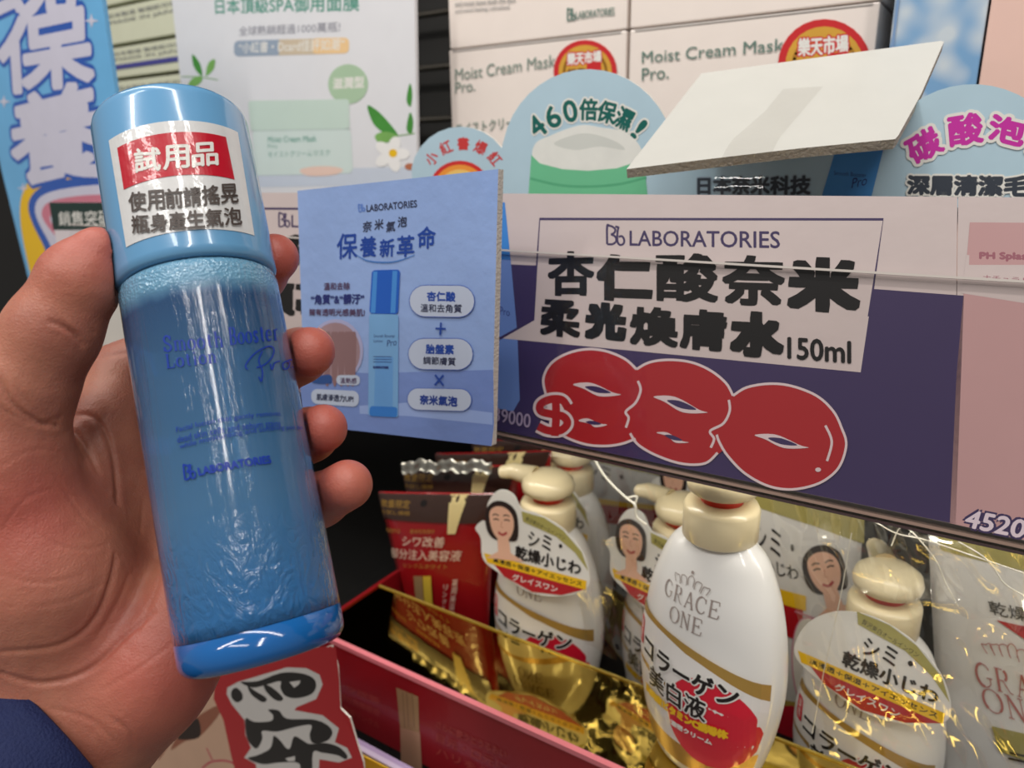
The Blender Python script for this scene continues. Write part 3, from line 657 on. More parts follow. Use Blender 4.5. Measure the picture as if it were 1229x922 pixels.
for cx_, cy_, s_ in [(110, 25, 9), (5, 122, 8), (28, 226, 7), (52, 316, 6)]:
    p.poly(LET, [(cx_, cy_-s_), (cx_+s_*.2, cy_-s_*.2), (cx_+s_, cy_), (cx_+s_*.2, cy_+s_*.2), (cx_, cy_+s_), (cx_-s_*.2, cy_+s_*.2), (cx_-s_, cy_), (cx_-s_*.2, cy_-s_*.2)])
p.done(bn)

# slim cartons behind banner and poster
SP = YP(.5); slim = mat('slim_carton', (206, 208, 184), .45)
xa, xb = onY(118, 60, .5)[0], onY(238, 60, .5)[0]
zb = [ZU]+[onY(170, y, .5)[2] for y in (88, 50, 0, -40)]
zb = [ZU, onY(170, 140, .5)[2], onY(170, 90, .5)[2], onY(170, 48, .5)[2], onY(170, -2, .5)[2], onY(170, -40, .5)[2]]
wh_ = ['bottom of the stack', 'second from the bottom', 'with violet stripe', 'just above the violet striped one', 'at the top of the frame']
for i in range(5):
    t = thing('slim_carton', 'slim pale carton between banner and poster, '+wh_[i], 'box', ((xa+xb)/2, .55, zb[i]), 'slim pale cartons behind the poster')
    box('carton', (xa, .5, zb[i]+.0004), (xb, .62, zb[i+1]-.0035), slim, t, bev=.0006)
    p = Print(SP, .0007, px=False); z0 = zb[i]-CAM[2]; z1 = zb[i+1]-CAM[2]-.0035; h = z1-z0
    if i == 2: p.poly(mat('stripe_violet', (70, 70, 140), .4), [(xa+.001, z0+h*.28), (xb-.001, z0+h*.28), (xb-.001, z0+h*.44), (xa+.001, z0+h*.44)])
    for k in range(2): p.text(GREY, ['MADE IN JAPAN', '日本製造 敏感肌可使用'][k], (xa+.03, z0+h*(.55+.2*k)), (xb-.012, z0+h*(.55+.2*k)), (xa+.03, z0+h*(.66+.2*k)), .00005)
    p.done(t)
# blue bubble package and pink package at the right
RP = YP(.43)
bubm = mat('bubble_pack', (150, 190, 222), .35); 
nt = bubm.node_tree; vo = nt.nodes.new('ShaderNodeTexVoronoi'); vo.inputs['Scale'].default_value = 95; vo.feature = 'SMOOTH_F1'; cr = nt.nodes.new('ShaderNodeValToRGB'); cr.color_ramp.elements[0].color = col((196, 206, 214)); cr.color_ramp.elements[1].color = col((120, 162, 202)); cr.color_ramp.elements[0].position = .3; cr.color_ramp.elements[1].position = .62
tcb = nt.nodes.new('ShaderNodeTexCoord'); nt.links.new(tcb.outputs['Object'], vo.inputs['Vector']); nt.links.new(vo.outputs['Distance'], cr.inputs[0]); nt.links.new(cr.outputs[0], nt.nodes['Principled BSDF'].inputs['Base Color'])
xa, xb, xc = onY(1074, 0, .43)[0], onY(1190, 0, .43)[0], onY(1300, 0, .43)[0]
t = thing('bubble_carton', 'carton with blue and white bubble pattern behind the foam board', 'box', ((xa+xb)/2, .47, ZU)); box('carton', (xa, .43, ZU+.0003), (xb-.001, .5, ZU+.25), bubm, t, bev=.0006)
p = Print(RP, .0007, px=False); p.line(mat('carton_seam', (120, 150, 190), .4), [(xa+.0015, ZU-CAM[2]+.002), (xa+.0015, ZU-CAM[2]+.248)], .0012); p.done(t, 'printed_edge')
t = thing('pink_carton', 'pale pink carton at the upper right corner', 'box', ((xb+xc)/2, .47, ZU)); box('carton', (xb, .43, ZU+.0003), (xc, .5, ZU+.24), mat('carton_pink', (226, 190, 178), .4), t, bev=.0006)
p = Print(RP, .0007, px=False); p.text(mat('ink_rose2', (190, 120, 120), .5), 'PH Splash', (xb+.02, -.03), (xc-.02, -.03), (xb+.02, -.018), .0002); p.done(t)

# ------------------------------------------------------------------ red tray with gold mirror shelf
ZM = CAM[2]-.27; YF = onZ(400, 766, ZM)[1]; YK = .316; XL = -.317; XR = .16
tr_ = thing('display_tray', 'red cardboard display tray with gold mirrored ledge', 'tray', (-.1, .29, ZS))
tred = mat('tray_red', (136, 18, 26), .35, vary=.08, coat=.2)
box('front_wall', (XL, YF-.0025, ZS+.001), (XR, YF, ZM), tred, tr_)
box('front_rim', (XL, YF-.0030, ZM-.0016), (XR, YF+.0002, ZM+.0012), mat('tray_rim', (212, 120, 128), .3), tr_)
box('side_wall', (XL-.0025, YF-.0025, ZS+.001), (XL, YK+.25, ZM+.001), tred, tr_)
gm = mat('gold_mirror', (196, 168, 84), .045, metal=1, bump=.1, bscale=30)
box('mirror_ledge', (XL, YF, ZM-.003), (XR, YK, ZM), gm, tr_)
box('ledge_edge', (XL, YK, ZM-.010), (XR, YK+.0012, ZM+.0008), mat('ledge_edge', (196, 172, 86), .25, metal=.5), tr_)
TF = YP(YF-.0025)
p = Print(TF, .0002)
gt = mat('print_tube', (170, 140, 100), .35, metal=.3); gt2 = mat('print_tube_lid', (190, 150, 120), .35, metal=.3)
def tp_(l): return [(380+x/3.234, 700+y/3.234) for x, y in l]
p.poly(gt, tp_([(310, 405), (395, 440), (400, 580), (325, 560)])); p.poly(gt2, tp_([(325, 560), (402, 580), (412, 760), (330, 760)]))
for sx in (335, 350, 372): p.line(mat('tube_line', (130, 100, 70), .4), tp_([(sx, 425), (sx+8, 560)]), 1)
fr_ = mat('ink_faint_gold', (150, 50, 46), .4)
for k, s_ in enumerate(['シワ改善', '部分用美容液', '薬用リンクル']): p.text(fr_, s_, *tp_([(75+15*k, 400+48*k), (245, 470+48*k), (75+15*k, 375+48*k)]), .0003)
for k, s_ in enumerate(['さらに使うとうるおい', '目元・口元に', 'ハリを与え']): p.text(fr_, s_, *tp_([(465, 560+52*k), (735, 680+52*k), (468, 530+52*k)]), .0003)
p.done(tr_)
lr = thing('lower_price_rail', 'lilac price strip below the red display tray', 'rail', (-.2, .24, ZS-.03))
box('strip', (-.75, .243, ZS-.038), (.2, .246, ZS+.009), mat('strip_lilac', (160, 140, 176), .3, coat=.5), lr)
box('lip', (-.75, .240, ZS+.006), (.2, .243, ZS+.009), mat('strip_lip', (190, 176, 200), .3, coat=.5), lr)
yt = thing('yellow_tag', 'small yellow price tag on the lilac strip', 'tag', onY(455, 915, .24))
card('paper', YP(.2385), [(431, 905), (470, 925), (470, 960), (436, 950)], .0006, YEL, yt); 

# ------------------------------------------------------------------ pump lotion bottles
DZ = 11
PRO = [(20, 0), (23.5, 1.0), (26, 6), (29, 16), (32, 30), (34, 46), (34, 60), (32.3, 76), (29.5, 90), (25.8, 101), (22, 109), (17.5, 114), (15.5, 116)]
def aw(z):
    z *= 1000
    for (r0, z0), (r1, z1) in zip(PRO, PRO[1:]):
        if z <= z1: t = max(0, (z-z0)/(z1-z0)); return (r0+(r1-r0)*t)/1000
    return .0155
class Bulge:
    fine = .0035
    def pt(s, x, z, w=0):
        a = aw(z); k = min(abs(x)/a, .97); dep = a*.64
        return np.array([x*(1+w/a*.0), -(dep*math.sqrt(1-k*k)+w), z])
def bottle(label, loc, hanger=True, rot=0, scale=1, spout=180):
    t = thing('pump_bottle', label, 'bottle', (0, 0, 0), 'white pump lotion bottles on the lower shelf')
    pv = []; prof = smooth_pts([(0.0, 0)]+[(r/1000, z/1000) for r, z in PRO], False, 4)[1:]
    lathe('body', [(max(.001, q[0]), q[1]) for q in prof], (0, 0, 0), (0, 0, 1), mat('bottle_white', (226, 224, 220), .28, vary=.02, coat=.5), t, 56, 1, .64, e1=(1, 0, 0))
    iv = mat('pump_ivory', (232, 216, 176), .3, vary=.02, coat=.4)
    lathe('collar', [(r__, z__+DZ/1000) for r__, z__ in [(.0150, .104), (.0158, .105), (.0158, .1175), (.0148, .1195), (.009, .1205)]], (0, 0, 0), (0, 0, 1), iv, t, 40)
    lathe('neck_ring', [(r__, z__+DZ/1000) for r__, z__ in [(.0088, .1205), (.0088, .1245)]], (0, 0, 0), (0, 0, 1), mat('ring_red_plastic', (214, 50, 34), .4), t, 32)
    lathe('pump_head', [(r__, z__+DZ/1000) for r__, z__ in [(.0125, .1245), (.0145, .126), (.0150, .129), (.0140, .1325), (.010, .1355), (.004, .1365)]], (0, 0, 0), (0, 0, 1), iv, t, 40)
    a = math.radians(spout); d = np.array([math.cos(a), -math.sin(a), 0])
    tube('spout', [d*.008+np.array([0, 0, 0.1432]), d*.022+np.array([0, 0, 0.1436]), d*.030+np.array([0, 0, 0.1415])], [.006, .0048, .0035], iv, t, 12)
    B = Bulge(); p = Print(B, .00035, .00008, px=False); ig = mat('logo_greyrose', (150, 136, 130), .4)
    def mm(l): return [(x/1000, (z+DZ)/1000) for x, z in l]
    cxm = -2
    serif(p, ig, 'GRACE', *mm([(cxm-13, 77), (cxm+14, 77), (cxm-13, 84)]), .0008, .0004); serif(p, ig, 'ONE', *mm([(cxm-8, 67.5), (cxm+8, 67.5), (cxm-8, 74.5)]), .0008, .0004)
    for k in range(-2, 3):
        a = k*.5; c_ = (cxm+k*3.2, 87.6-abs(k)*.6)
        p.line(ig, mm([(c_[0]-1.2, c_[1]-1), (c_[0]-1.4+a, c_[1]+2), (c_[0]+a, c_[1]+3.4-abs(k)*.6), (c_[0]+1.4+a, c_[1]+2), (c_[0]+1.2, c_[1]-1)]), .00035, smooth=True)
    p.ell(ig, cxm/1000, .0925+DZ/1000, .0007, .0007)
    # gold band then white field, red disc
    def strip(m_, top, bot, n=26, x0=-.97, x1=.97):
        v = []; f = []
        K = 5
        for i in range(n+1):
            s_ = x0+(x1-x0)*i/n
            for j in range(K+1):
                z = (DZ+bot(s_)*(1-j/K)+top(s_)*j/K)/1000; v.append((s_*aw(z)*.98, z))
        for i in range(n):
            for j in range(K): q_ = i*(K+1)+j; f.append((q_, q_+K+1, q_+K+2, q_+1))
        p.add(m_, v, f, True); p.up()
    tb = lambda s_: 61-6*s_-5*s_*s_+(3 if s_ < 0 else 0)*s_*s_
    strip(mat('label_gold', (184, 148, 78), .3, metal=.35), tb, lambda s_: -4+4*s_*s_)
    strip(mat('label_white', (224, 220, 216), .35, coat=.4), lambda s_: 57-9*s_-9*s_*s_+3*abs(s_), lambda s_: 8+6*s_*s_)
    rd = mat('label_red', (206, 24, 50), .35, coat=.4)
    n = 20; v = []; f = []
    for i in range(n+1):
        for j in range(9):
            t_ = -1+2*j/8; s_ = -1+2*i/n; rr = math.sqrt(max(0, 1-s_*s_)); x = (11.5+19.5*s_)/1000; z = (DZ+26+23*rr*t_)/1000
            v.append((max(-aw(z)*.96, min(x, aw(z)*.96)), z))
    for i in range(n):
        for j in range(8): q_ = i*9+j; f.append((q_, q_+9, q_+10, q_+1))
    p.add(rd, v, f, True); p.up()
    p.rrect(rd, mm([(-30, 58), (-26.2, 57.5), (-25.8, 45), (-29.6, 45.5)]), .3)
    p.text(WHITE, '薬\n用', *mm([(-29, 47), (-26.8, 47), (-29, 56.5)]))
    p.text(BLACK, 'コラーゲン', *mm([(-24, 43), (23, 40), (-24, 53)]), .0004, halo=WHITE, hw=.0011)
    p.text(BLACK, '美白液', *mm([(-19, 30), (11, 28), (-19, 41)]), .0003, halo=WHITE, hw=.001)
    p.text(YEL, '高純度ビタミンC誘導体', *mm([(-22, 23.5), (20, 22.5), (-22, 28)]), .0004)
    p.text(WHITE, 'うるおい濃密クリーム', *mm([(-18, 17.5), (14, 17), (-18, 20.5)]), .0002)
    p.done(t, 'front_label')
    if hanger:
        HP = Plane((0, -.0385, 0), (1, 0, 0), (0, .12, 1))
        hp = [(-25, 94), (-27, 104), (-30, 108), (-27, 112), (-24, 113), (-24, 121), (-19, 128), (-12, 128), (-7, 122), (0, 121.5), (12, 118), (22, 110), (26, 101), (25, 94), (14, 87.5), (0, 85), (-14, 89)]
        def mt(l): return mm([(x*1.25+4, 104+(z-104)*1.25-3) for x, z in l])
        if hanger == 'plain': hp = [(-25, 94), (-26, 102), (-22, 111), (-14, 118), (-4, 121), (6, 120), (15, 116), (22, 109.5), (26, 101), (25, 94), (14, 87.5), (0, 85), (-14, 89)]
        o = card('neck_tag', HP, mt(hp), .0008, WHITE, t, True, px=False)
        p = Print(HP, .0002, .00001, px=False)
        p.poly(mat('tag_olive', (168, 160, 92), .4), mt([(-7, 121), (4, 120.5), (13, 117), (22, 109.5), (25.5, 102), (19, 108.5), (10, 113.5), (-6, 116.5)]))
        p.text(BLACK, '贅沢美白オールインワン', *mt([(-5, 117.3), (14, 112.6), (-4.5, 119.4)]))
        p.poly(RED, mt([(-22, 95.5), (24.5, 93.5), (14, 88), (0, 85.6), (-14, 89)]))
        p.poly(YEL, mt([(-25, 97.5), (25, 97.5), (25, 93.4), (-23, 93.4)]))
        p.text(BLACK, '高浸透＋保湿＋アイエッセンス', *mt([(-20, 94.4), (23, 94.4), (-20, 96.6)]), .0001)
        p.text(WHITE, 'グレイスワン', *mt([(-10, 88.6), (12, 88.6), (-10, 91.6)]), .0001)
        p.text(BLACK, 'シミ・', *mt([(-3, 106.5), (13, 106.5), (-3, 113)]), .0002); p.text(BLACK, '乾燥小じわ', *mt([(-9, 99), (22, 99), (-9, 105)]), .0003)
        if hanger != 'plain': face(p, *mt([(-16.5, 113.5)])[0], .0088*1.25, 1, .15)
        p.done(o, 'tag_printing')
    t.rotation_euler = (0, 0, math.radians(rot)); t.scale = (scale,)*3; t.location = [float(c) for c in loc]
    return t
cpos = onZ(845, 908, ZM)
bottle('large pump bottle in front, standing on the gold ledge with red ring showing', (cpos[0], cpos[1], ZM+.0004), False, rot=-12, spout=-70)
proto = bottle('pump bottle with portrait neck tag beside the red pouches', (-.2035, .345, ZS+.0003), True, rot=4, scale=1.04)
for lab, loc, rot in [('pump bottle peeking out behind the one beside the red pouches', (-.222, .405, ZS+.0003), -10),
                      ('pump bottle with portrait tag half hidden by the large front bottle', (-.130, .366, ZS+.0003), -12),
                      ('pump bottle mostly hidden behind the rightmost refill pouch', (.052, .43, ZS+.0003), -14),
                      ('pump bottle in the back row behind the neck tags', (-.140, .455, ZS+.0003), -14)]:
    c = copy_tree(proto); c.scale = (1, 1, 1); c.location = [float(q_) for q_ in loc]; c.rotation_euler = (0, 0, math.radians(rot)); c['label'] = lab

bottle('pump bottle with plain oval neck tag right of the printed refill pouch', (-.024, .3455, ZS+.0003), 'plain', rot=-10, spout=-120)

# refill pouches (printed sheets)
def pouchmesh(name, Q, m, parent, puff=.006, nx=14, ny=14):
    Q = [np.array(a) for a in Q]; n = nrm(np.cross(Q[1]-Q[0], Q[3]-Q[0])); 
    if n[1] > 0: n = -n
    v = []; f = []
    for s_ in (1, -1):
        for j in range(ny+1):
            for i in range(nx+1):
                x = i/nx; y = j/ny; e = (4*x*(1-x))**.5*(4*y*(1-y))**.5
                v.append((Q[0]*(1-x)+Q[1]*x)*(1-y)+(Q[3]*(1-x)+Q[2]*x)*y+n*s_*(puff*e+.0002))
    W = (nx+1)*(ny+1)
    for j in range(ny):
        for i in range(nx): k = j*(nx+1)+i; f.append((k, k+nx+1, k+nx+2, k+1)); f.append((W+k, W+k+1, W+k+nx+2, W+k+nx+1))
    bnd = [i for i in range(nx+1)]+[j*(nx+1)+nx for j in range(1, ny+1)]+[ny*(nx+1)+i for i in range(nx-1, -1, -1)]+[j*(nx+1) for j in range(ny-1, 0, -1)]
    for a, b in zip(bnd, bnd[1:]+bnd[:1]): f.append((a, b, W+b, W+a))
    o = obj(name, v, f, m, parent, True)
    def top(u, v_): # u,v in 0..1 (v down)
        u_ = min(max(u, 0), 1); w_ = min(max(v_, 0), 1); e = (4*u_*(1-u_))**.5*(4*w_*(1-w_))**.5
        return (Q[0]*(1-u)+Q[1]*u)*(1-v_)+(Q[3]*(1-u)+Q[2]*u)*v_+n*(puff*e+.0004), n
    return o, top, Q
class PouchS:
    fine = .07
    def __init__(s, top, Q): s.top = top; s.Pl = Plane(Q[0], Q[1]-Q[0], Q[0]-Q[3]); s.Q = Q; s.W = np.linalg.norm(Q[1]-Q[0]); s.H = np.linalg.norm(Q[3]-Q[0])
    def px(s, x, y): u, v = s.Pl.px(x, y); return (u/s.W, -v/s.H)
    def pt(s, u, v, w=0): a, n = s.top(u, v); return a+n*w
def rpouch(label, pxs, Y, lower=0, top_only=False):
    Q = [onY(x, y, Y) for x, y in pxs]
    t = thing('refill_pouch', label, 'pouch', tuple((Q[2]+Q[3])/2), 'white and gold lotion refill pouches')
    o, tp2, Q = pouchmesh('pouch', Q, mat('pouch_white', (220, 218, 214), .25, coat=.6, bump=.4, bscale=90), t, .004)
    return t, o, PouchS(tp2, Q)
# F: with portrait
Yf = .392
t, o, S = rpouch('white refill pouch with portrait of a woman behind the front bottle', [(868, 545), (1040, 590), (1010, 930), (850, 860)], Yf)
p = Print(S, .0003, .00002)
ol = mat('pouch_olive', (176, 166, 96), .4, metal=.2)
p.poly(ol, [(872, 560), (1036, 605), (1030, 650), (975, 628), (872, 594)])
p.text(BLACK, 'シミ・', (898, 652), (945, 668), (900, 622), .0004); p.text(BLACK, '乾燥小じわ', (880, 672), (948, 690), (880, 655), .0003)
p.poly(RED, [(872, 700), (950, 722), (944, 760), (872, 728)]); p.poly(YEL, [(872, 684), (955, 707), (953, 724), (872, 700)])
face(p, 980, 680, 27, -1, .18)
pk_ = mat('pouch_rose', (210, 140, 160), .4)
p.poly(mat('pouch_bottle_print', (228, 222, 210), .4), [(945, 735), (962, 735), (972, 760), (974, 800), (966, 838), (938, 836), (930, 800), (934, 760)], True)
p.line(pk_, [(945, 735), (962, 735), (972, 760), (974, 800), (966, 838), (938, 836), (930, 800), (934, 760)], 1.6, True, True); p.line(pk_, [(940, 724), (975, 737), (1005, 738)], 1.6)
for k in range(3): p.ell(pk_, 950, 780+8*k, 7-2*k, 2)
p.poly(GOLD, [(860, 815), (930, 828), (985, 850), (1012, 880), (1010, 925), (852, 860)]); p.poly(mat('label_red', (206, 24, 50), .35), [(862, 835), (925, 832), (965, 855), (980, 885), (975, 905), (856, 860)])
p.text(WHITE, 'ン', (925, 880), (952, 885), (927, 855), .001); p.text(BLACK, 'ン', (925, 880), (952, 885), (927, 855), .0004)
p.done(o)
# G: right pouch
t, o, S = rpouch('large refill pouch lettered in red at the right edge', [(1112, 600), (1290, 640), (1300, 1010), (1130, 960)], .372)
p = Print(S, .0003, .00002)
p.poly(ol, [(1116, 622), (1290, 668), (1290, 700), (1117, 656)])
p.text(BLACK, 'シミ', (1208, 722), (1262, 740), (1208, 698), .0004); p.text(BLACK, '乾燥小じわ', (1160, 728), (1275, 758), (1160, 712), .0005)
p.poly(RED, [(1165, 735), (1290, 768), (1290, 812), (1220, 780)]); p.text(WHITE, 'グレイスワン', (1198, 756), (1275, 780), (1198, 748), .0002)
gr = mat('logo_rose', (170, 96, 92), .4)
serif(p, gr, 'GRACE', (1124, 806), (1228, 842), (1126, 780), 3.0, 1.2); serif(p, gr, 'ONE', (1126, 834), (1196, 862), (1127, 808), 3.0, 1.2)
for k in range(-3, 4):
    cx_ = 1175+k*9; cy_ = 776+k*3.4+abs(k)*1.4
    p.line(gr, [(cx_-4, cy_+2), (cx_-5+k, cy_-9), (cx_+k*1.2, cy_-14+abs(k)*2), (cx_+5+k, cy_-9), (cx_+4, cy_+2)], 1.0, smooth=True)
p.poly(ol, [(1128, 852), (1180, 868), (1229, 905), (1290, 960), (1290, 985), (1180, 905), (1129, 880)])
p.text(BLACK, 'ラーゲン', (1138, 905), (1290, 955), (1138, 878), .0006); p.poly(mat('label_red', (206, 24, 50), .35), [(1180, 900), (1215, 892), (1240, 910), (1250, 930), (1200, 930)], True)
p.done(o)
# back row pouch
t, o, S = rpouch('refill pouch in the back row just under the price rail', [(655, 500), (800, 545), (790, 700), (660, 690)], .50)
p = Print(S, .0003, .00002); p.poly(ol, [(660, 520), (800, 560), (800, 580), (660, 540)]); p.text(BLACK, 'シミ・', (700, 575), (745, 588), (700, 555), .0004); p.poly(YEL, [(665, 590), (795, 625), (795, 632), (665, 598)]); p.poly(RED, [(665, 598), (795, 632), (795, 660), (665, 620)]); p.done(o)

# red wrinkle-care pouches
def redpouch(label, dxp, dyp, Y, full):
    pts = [(455, 590), (594, 592), (586, 765), (492, 752)]
    Q = [onY(x, y, .338) for x, y in pts]
    off = np.array([dxp, Y-.338, dyp]); 
    t = thing('serum_pouch', label, 'pouch', tuple((Q[2]+Q[3])/2+off), 'red serum pouches with dark headers')
    Q = [a+off for a in Q]
    for a in (Q[2], Q[3]): a[2] = max(a[2], ZS+.0006)
    # built with plane offset so the print keeps its place on the pouch
    o, tp2, Q = pouchmesh('pouch', Q, mat('pouch_darkred', (150, 20, 26), .22, coat=.7, bump=.5, bscale=80), t, .005)
    S = PouchS(tp2, Q); S0 = PouchS(tp2, [a-off for a in Q])
    S.px = S0.px
    p = Print(S, .0006, .00003); hd = mat('header_brown', (62, 42, 36), .3, coat=.4); gg = mat('ink_goldfoil', (190, 150, 70), .35, metal=.4); cw = mat('ink_cream', (226, 200, 180), .4)
    p.poly(hd, [(455, 591), (594, 593), (592, 627), (462, 621)])
    p.text(gg, '数量限定', (460, 607), (497, 608), (460, 598), .0003); p.text(gg, 'お試し価格', (461, 615), (499, 616), (461, 610), .0001)
    p.ell(BLACK, 514, 602, 4, 4)
    p.poly(mat('print_tube_cream', (226, 208, 150), .35), [(543, 592), (565, 592), (561, 638), (551, 638)])
    if full:
        p.text(cw, 'シワ改善', (492, 652), (549, 654), (492, 640), .0004); p.text(cw, '部分注入美容液', (474, 667), (574, 671), (474, 655), .0004)
        p.text(gg, 'リンクルホワイト', (494, 678), (558, 680), (494, 673)); p.text(gg, '薬用有効成分', (502, 637), (534, 637), (502, 632)); p.text(gg, '医薬部外品', (467, 637), (488, 637), (467, 632))
        p.poly(gt, [(510, 688), (523, 688), (530, 755), (517, 755)]); p.poly(mat('tube_gold', (206, 176, 60), .35), [(524, 688), (536, 688), (545, 757), (531, 757)])
        for k in range(5): p.text(cw, 'リンクル'[k % 4], (556, 706+9*k), (562, 706+9*k), (556, 699+9*k)); p.text(cw, '薬用美容液'[k], (568, 702+10*k), (576, 702+10*k), (568, 693+10*k), .0001)
    p.done(o); return t
redpouch('front red serum pouch with dark header at the tray end', 0, 0, .338, True)
redpouch('second red serum pouch just behind the front one', .004, .012, .358, False)
redpouch('third red serum pouch counting back from the tray end', .012, .014, .385, False)
redpouch('rearmost red serum pouch under the blue card', .022, .016, .415, False)
# silvery crimped foil edge above the pouches
fo = thing('foil_wrap', 'crimped silvery film edge shining above the red pouches', 'wrap', onY(540, 562, .349))
v = []; f = []; n = 60
for i in range(n+1):
    x = 482+(590-482)*i/n
    for j in range(4):
        yy = 553+[0, 5, 9, 14][j]+2*math.sin(i*.35)+1.2*math.sin(i*.9); q_ = onY(x, yy, .349-.0012*abs(math.sin(i*.4+j))-.002*(j % 2)); v.append(q_)
for i in range(n):
    for j in range(3): k = i*4+j; f.append((k, k+4, k+5, k+1))
obj('foil', v, f, mat('foil_silver', (200, 198, 188), .3, metal=1), fo, True)

# clear crinkled wrap over the right-hand packs
filmm = bpy.data.materials.new('crinkled_film'); filmm.use_nodes = True; nt = filmm.node_tree; nt.nodes.remove(nt.nodes['Principled BSDF'])
tr2 = nt.nodes.new('ShaderNodeBsdfTransparent'); gl2 = nt.nodes.new('ShaderNodeBsdfGlossy'); lw = schlick(nt, .13); mx2 = nt.nodes.new('ShaderNodeMixShader')
gl2.inputs['Roughness'].default_value = .12; gl2.inputs['Color'].default_value = (1, .97, .86, 1); nt.links.new(lw.outputs[0], mx2.inputs[0]); nt.links.new(tr2.outputs[0], mx2.inputs[1]); nt.links.new(gl2.outputs[0], mx2.inputs[2]); nt.links.new(mx2.outputs[0], nt.nodes['Material Output'].inputs[0])
def film(name, label, Q, nx, ny, amp, seed, fr=1):
    t = thing(name, label, 'wrap', tuple(Q[3])); v = []; f = []
    Q = [np.array(a, float) for a in Q]
    for j in range(ny+1):
        for i in range(nx+1):
            x = i/nx; y = j/ny; q_ = (Q[0]*(1-x)+Q[1]*x)*(1-y)+(Q[3]*(1-x)+Q[2]*x)*y
            s_ = Vector((q_[0]*38*fr+seed, q_[2]*22*fr, seed*.7)); h = 1-abs(noise.noise(s_))*2.2; s2 = Vector((q_[0]*90+q_[2]*70, q_[2]*30-q_[0]*60, seed)); h += .4*(1-abs(noise.noise(s2))*2)
            v.append(q_+np.array([0, -h*amp, 0]))
    for j in range(ny):
        for i in range(nx): k = j*(nx+1)+i; f.append((k, k+nx+1, k+nx+2, k+1))
    obj('film', v, f, filmm, t, True); return t
film('clear_wrap', 'crinkled clear wrap over the packs at lower right', [onY(925, 590, .312), onY(1290, 650, .312), onY(1290, 985, .300), onY(1000, 912, .312)], 110, 90, .004, 3.1)
film('clear_wrap', 'clear wrap hanging between the two front pump bottles', [onY(690, 540, .345), onY(790, 570, .345), onY(775, 800, .33), onY(700, 775, .33)], 40, 60, .004, 7.7)
brt = mat('film_fold_glint', (240, 236, 220), .12, coat=1, spec=1)  # opaque pale colour imitates bright glints along the film folds
film('clear_wrap', 'crumpled top of the clear wrap glinting under the pink card', [onY(965, 602, .305), onY(1290, 672, .300), onY(1290, 760, .300), onY(1030, 700, .305)], 130, 50, .007, 5.3, 1.6)
fs = thing('film_ribbon', 'twisted film fold below the rail and pale strands imitating wrap glints', 'wrap', onY(725, 590, .33))
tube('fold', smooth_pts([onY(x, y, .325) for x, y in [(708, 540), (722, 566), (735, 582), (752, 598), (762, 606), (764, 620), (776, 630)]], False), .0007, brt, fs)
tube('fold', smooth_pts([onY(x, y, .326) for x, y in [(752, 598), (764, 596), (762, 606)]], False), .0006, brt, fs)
for k, pts in enumerate([[(985, 608), (1040, 622), (1075, 640), (1110, 648), (1170, 668), (1229, 688)], [(1070, 655), (1085, 632), (1120, 668), (1135, 700), (1150, 728)], [(1150, 650), (1185, 672), (1205, 700), (1229, 715)], [(1022, 640), (1008, 720), (990, 800), (975, 880)]]):  # pale strands stand in for glints on the wrap; the last is its edge
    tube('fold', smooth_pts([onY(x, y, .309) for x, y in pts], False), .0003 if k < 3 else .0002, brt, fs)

# ------------------------------------------------------------------ brush lettering tag, lower left
LP = YP(.222)
lt = thing('die_cut_tag', 'red die-cut tag with black brush characters and bare shoulder photo', 'tag', onY(320, 915, .222))
outl = [(150, 935), (163, 893), (200, 852), (222, 826), (260, 812), (330, 800), (398, 775), (405, 800), (408, 850), (420, 862), (428, 890), (436, 915), (440, 960), (150, 960)]
card('paper', LP, outl, .001, RED, lt, edge=PAPER)
p = Print(LP)
def l4(l): return [(200+x/5.12, 800+y/5.12) for x, y in l]
sk = mat('photo_skin', (206, 168, 142), .4, vary=.06); sk2 = mat('photo_skin_dark', (150, 92, 70), .4)
p.poly(sk, [(150, 935), (163, 893), (200, 852), (222, 826), (258, 815), (262, 840), (272, 862), (275, 890), (285, 925), (290, 960), (150, 960)])
p.poly(sk2, [(258, 848), (264, 856), (240, 884), (222, 890), (205, 900), (222, 872)], True)
p.poly(mat('photo_dark', (44, 30, 26), .4), [(236, 862), (240, 884), (220, 888), (214, 884)], True)
p.line(sk2, [(190, 912), (204, 890), (222, 866)], 4, smooth=True, taper=True)
p.line(mat('photo_line', (190, 70, 90), .4), [(248, 898), (255, 912)], 1.4); p.line(mat('photo_line', (190, 70, 90), .4), [(243, 922), (255, 914), (275, 914), (288, 922)], 2.2, smooth=True); 
p.poly(RED, l4([(300, 0), (420, -20), (900, -120), (1040, -120), (1060, 60), (1070, 260), (1160, 440), (1220, 640), (1240, 800), (470, 800), (400, 560), (350, 330), (290, 200)]))
W2 = mat('tag_white', (208, 204, 200), .4); BK = mat('brush_black', (22, 20, 22), .35, coat=.3)
p.poly(W2, l4([(375, 130), (440, 95), (740, 5), (860, 10), (940, 50), (960, 110), (920, 200), (800, 250), (785, 268), (960, 300), (1060, 380), (1035, 465), (1110, 500), (1140, 560), (1060, 590), (940, 570), (930, 800), (560, 800), (550, 600), (478, 560), (520, 500), (485, 420), (480, 330), (400, 230), (370, 170)]))
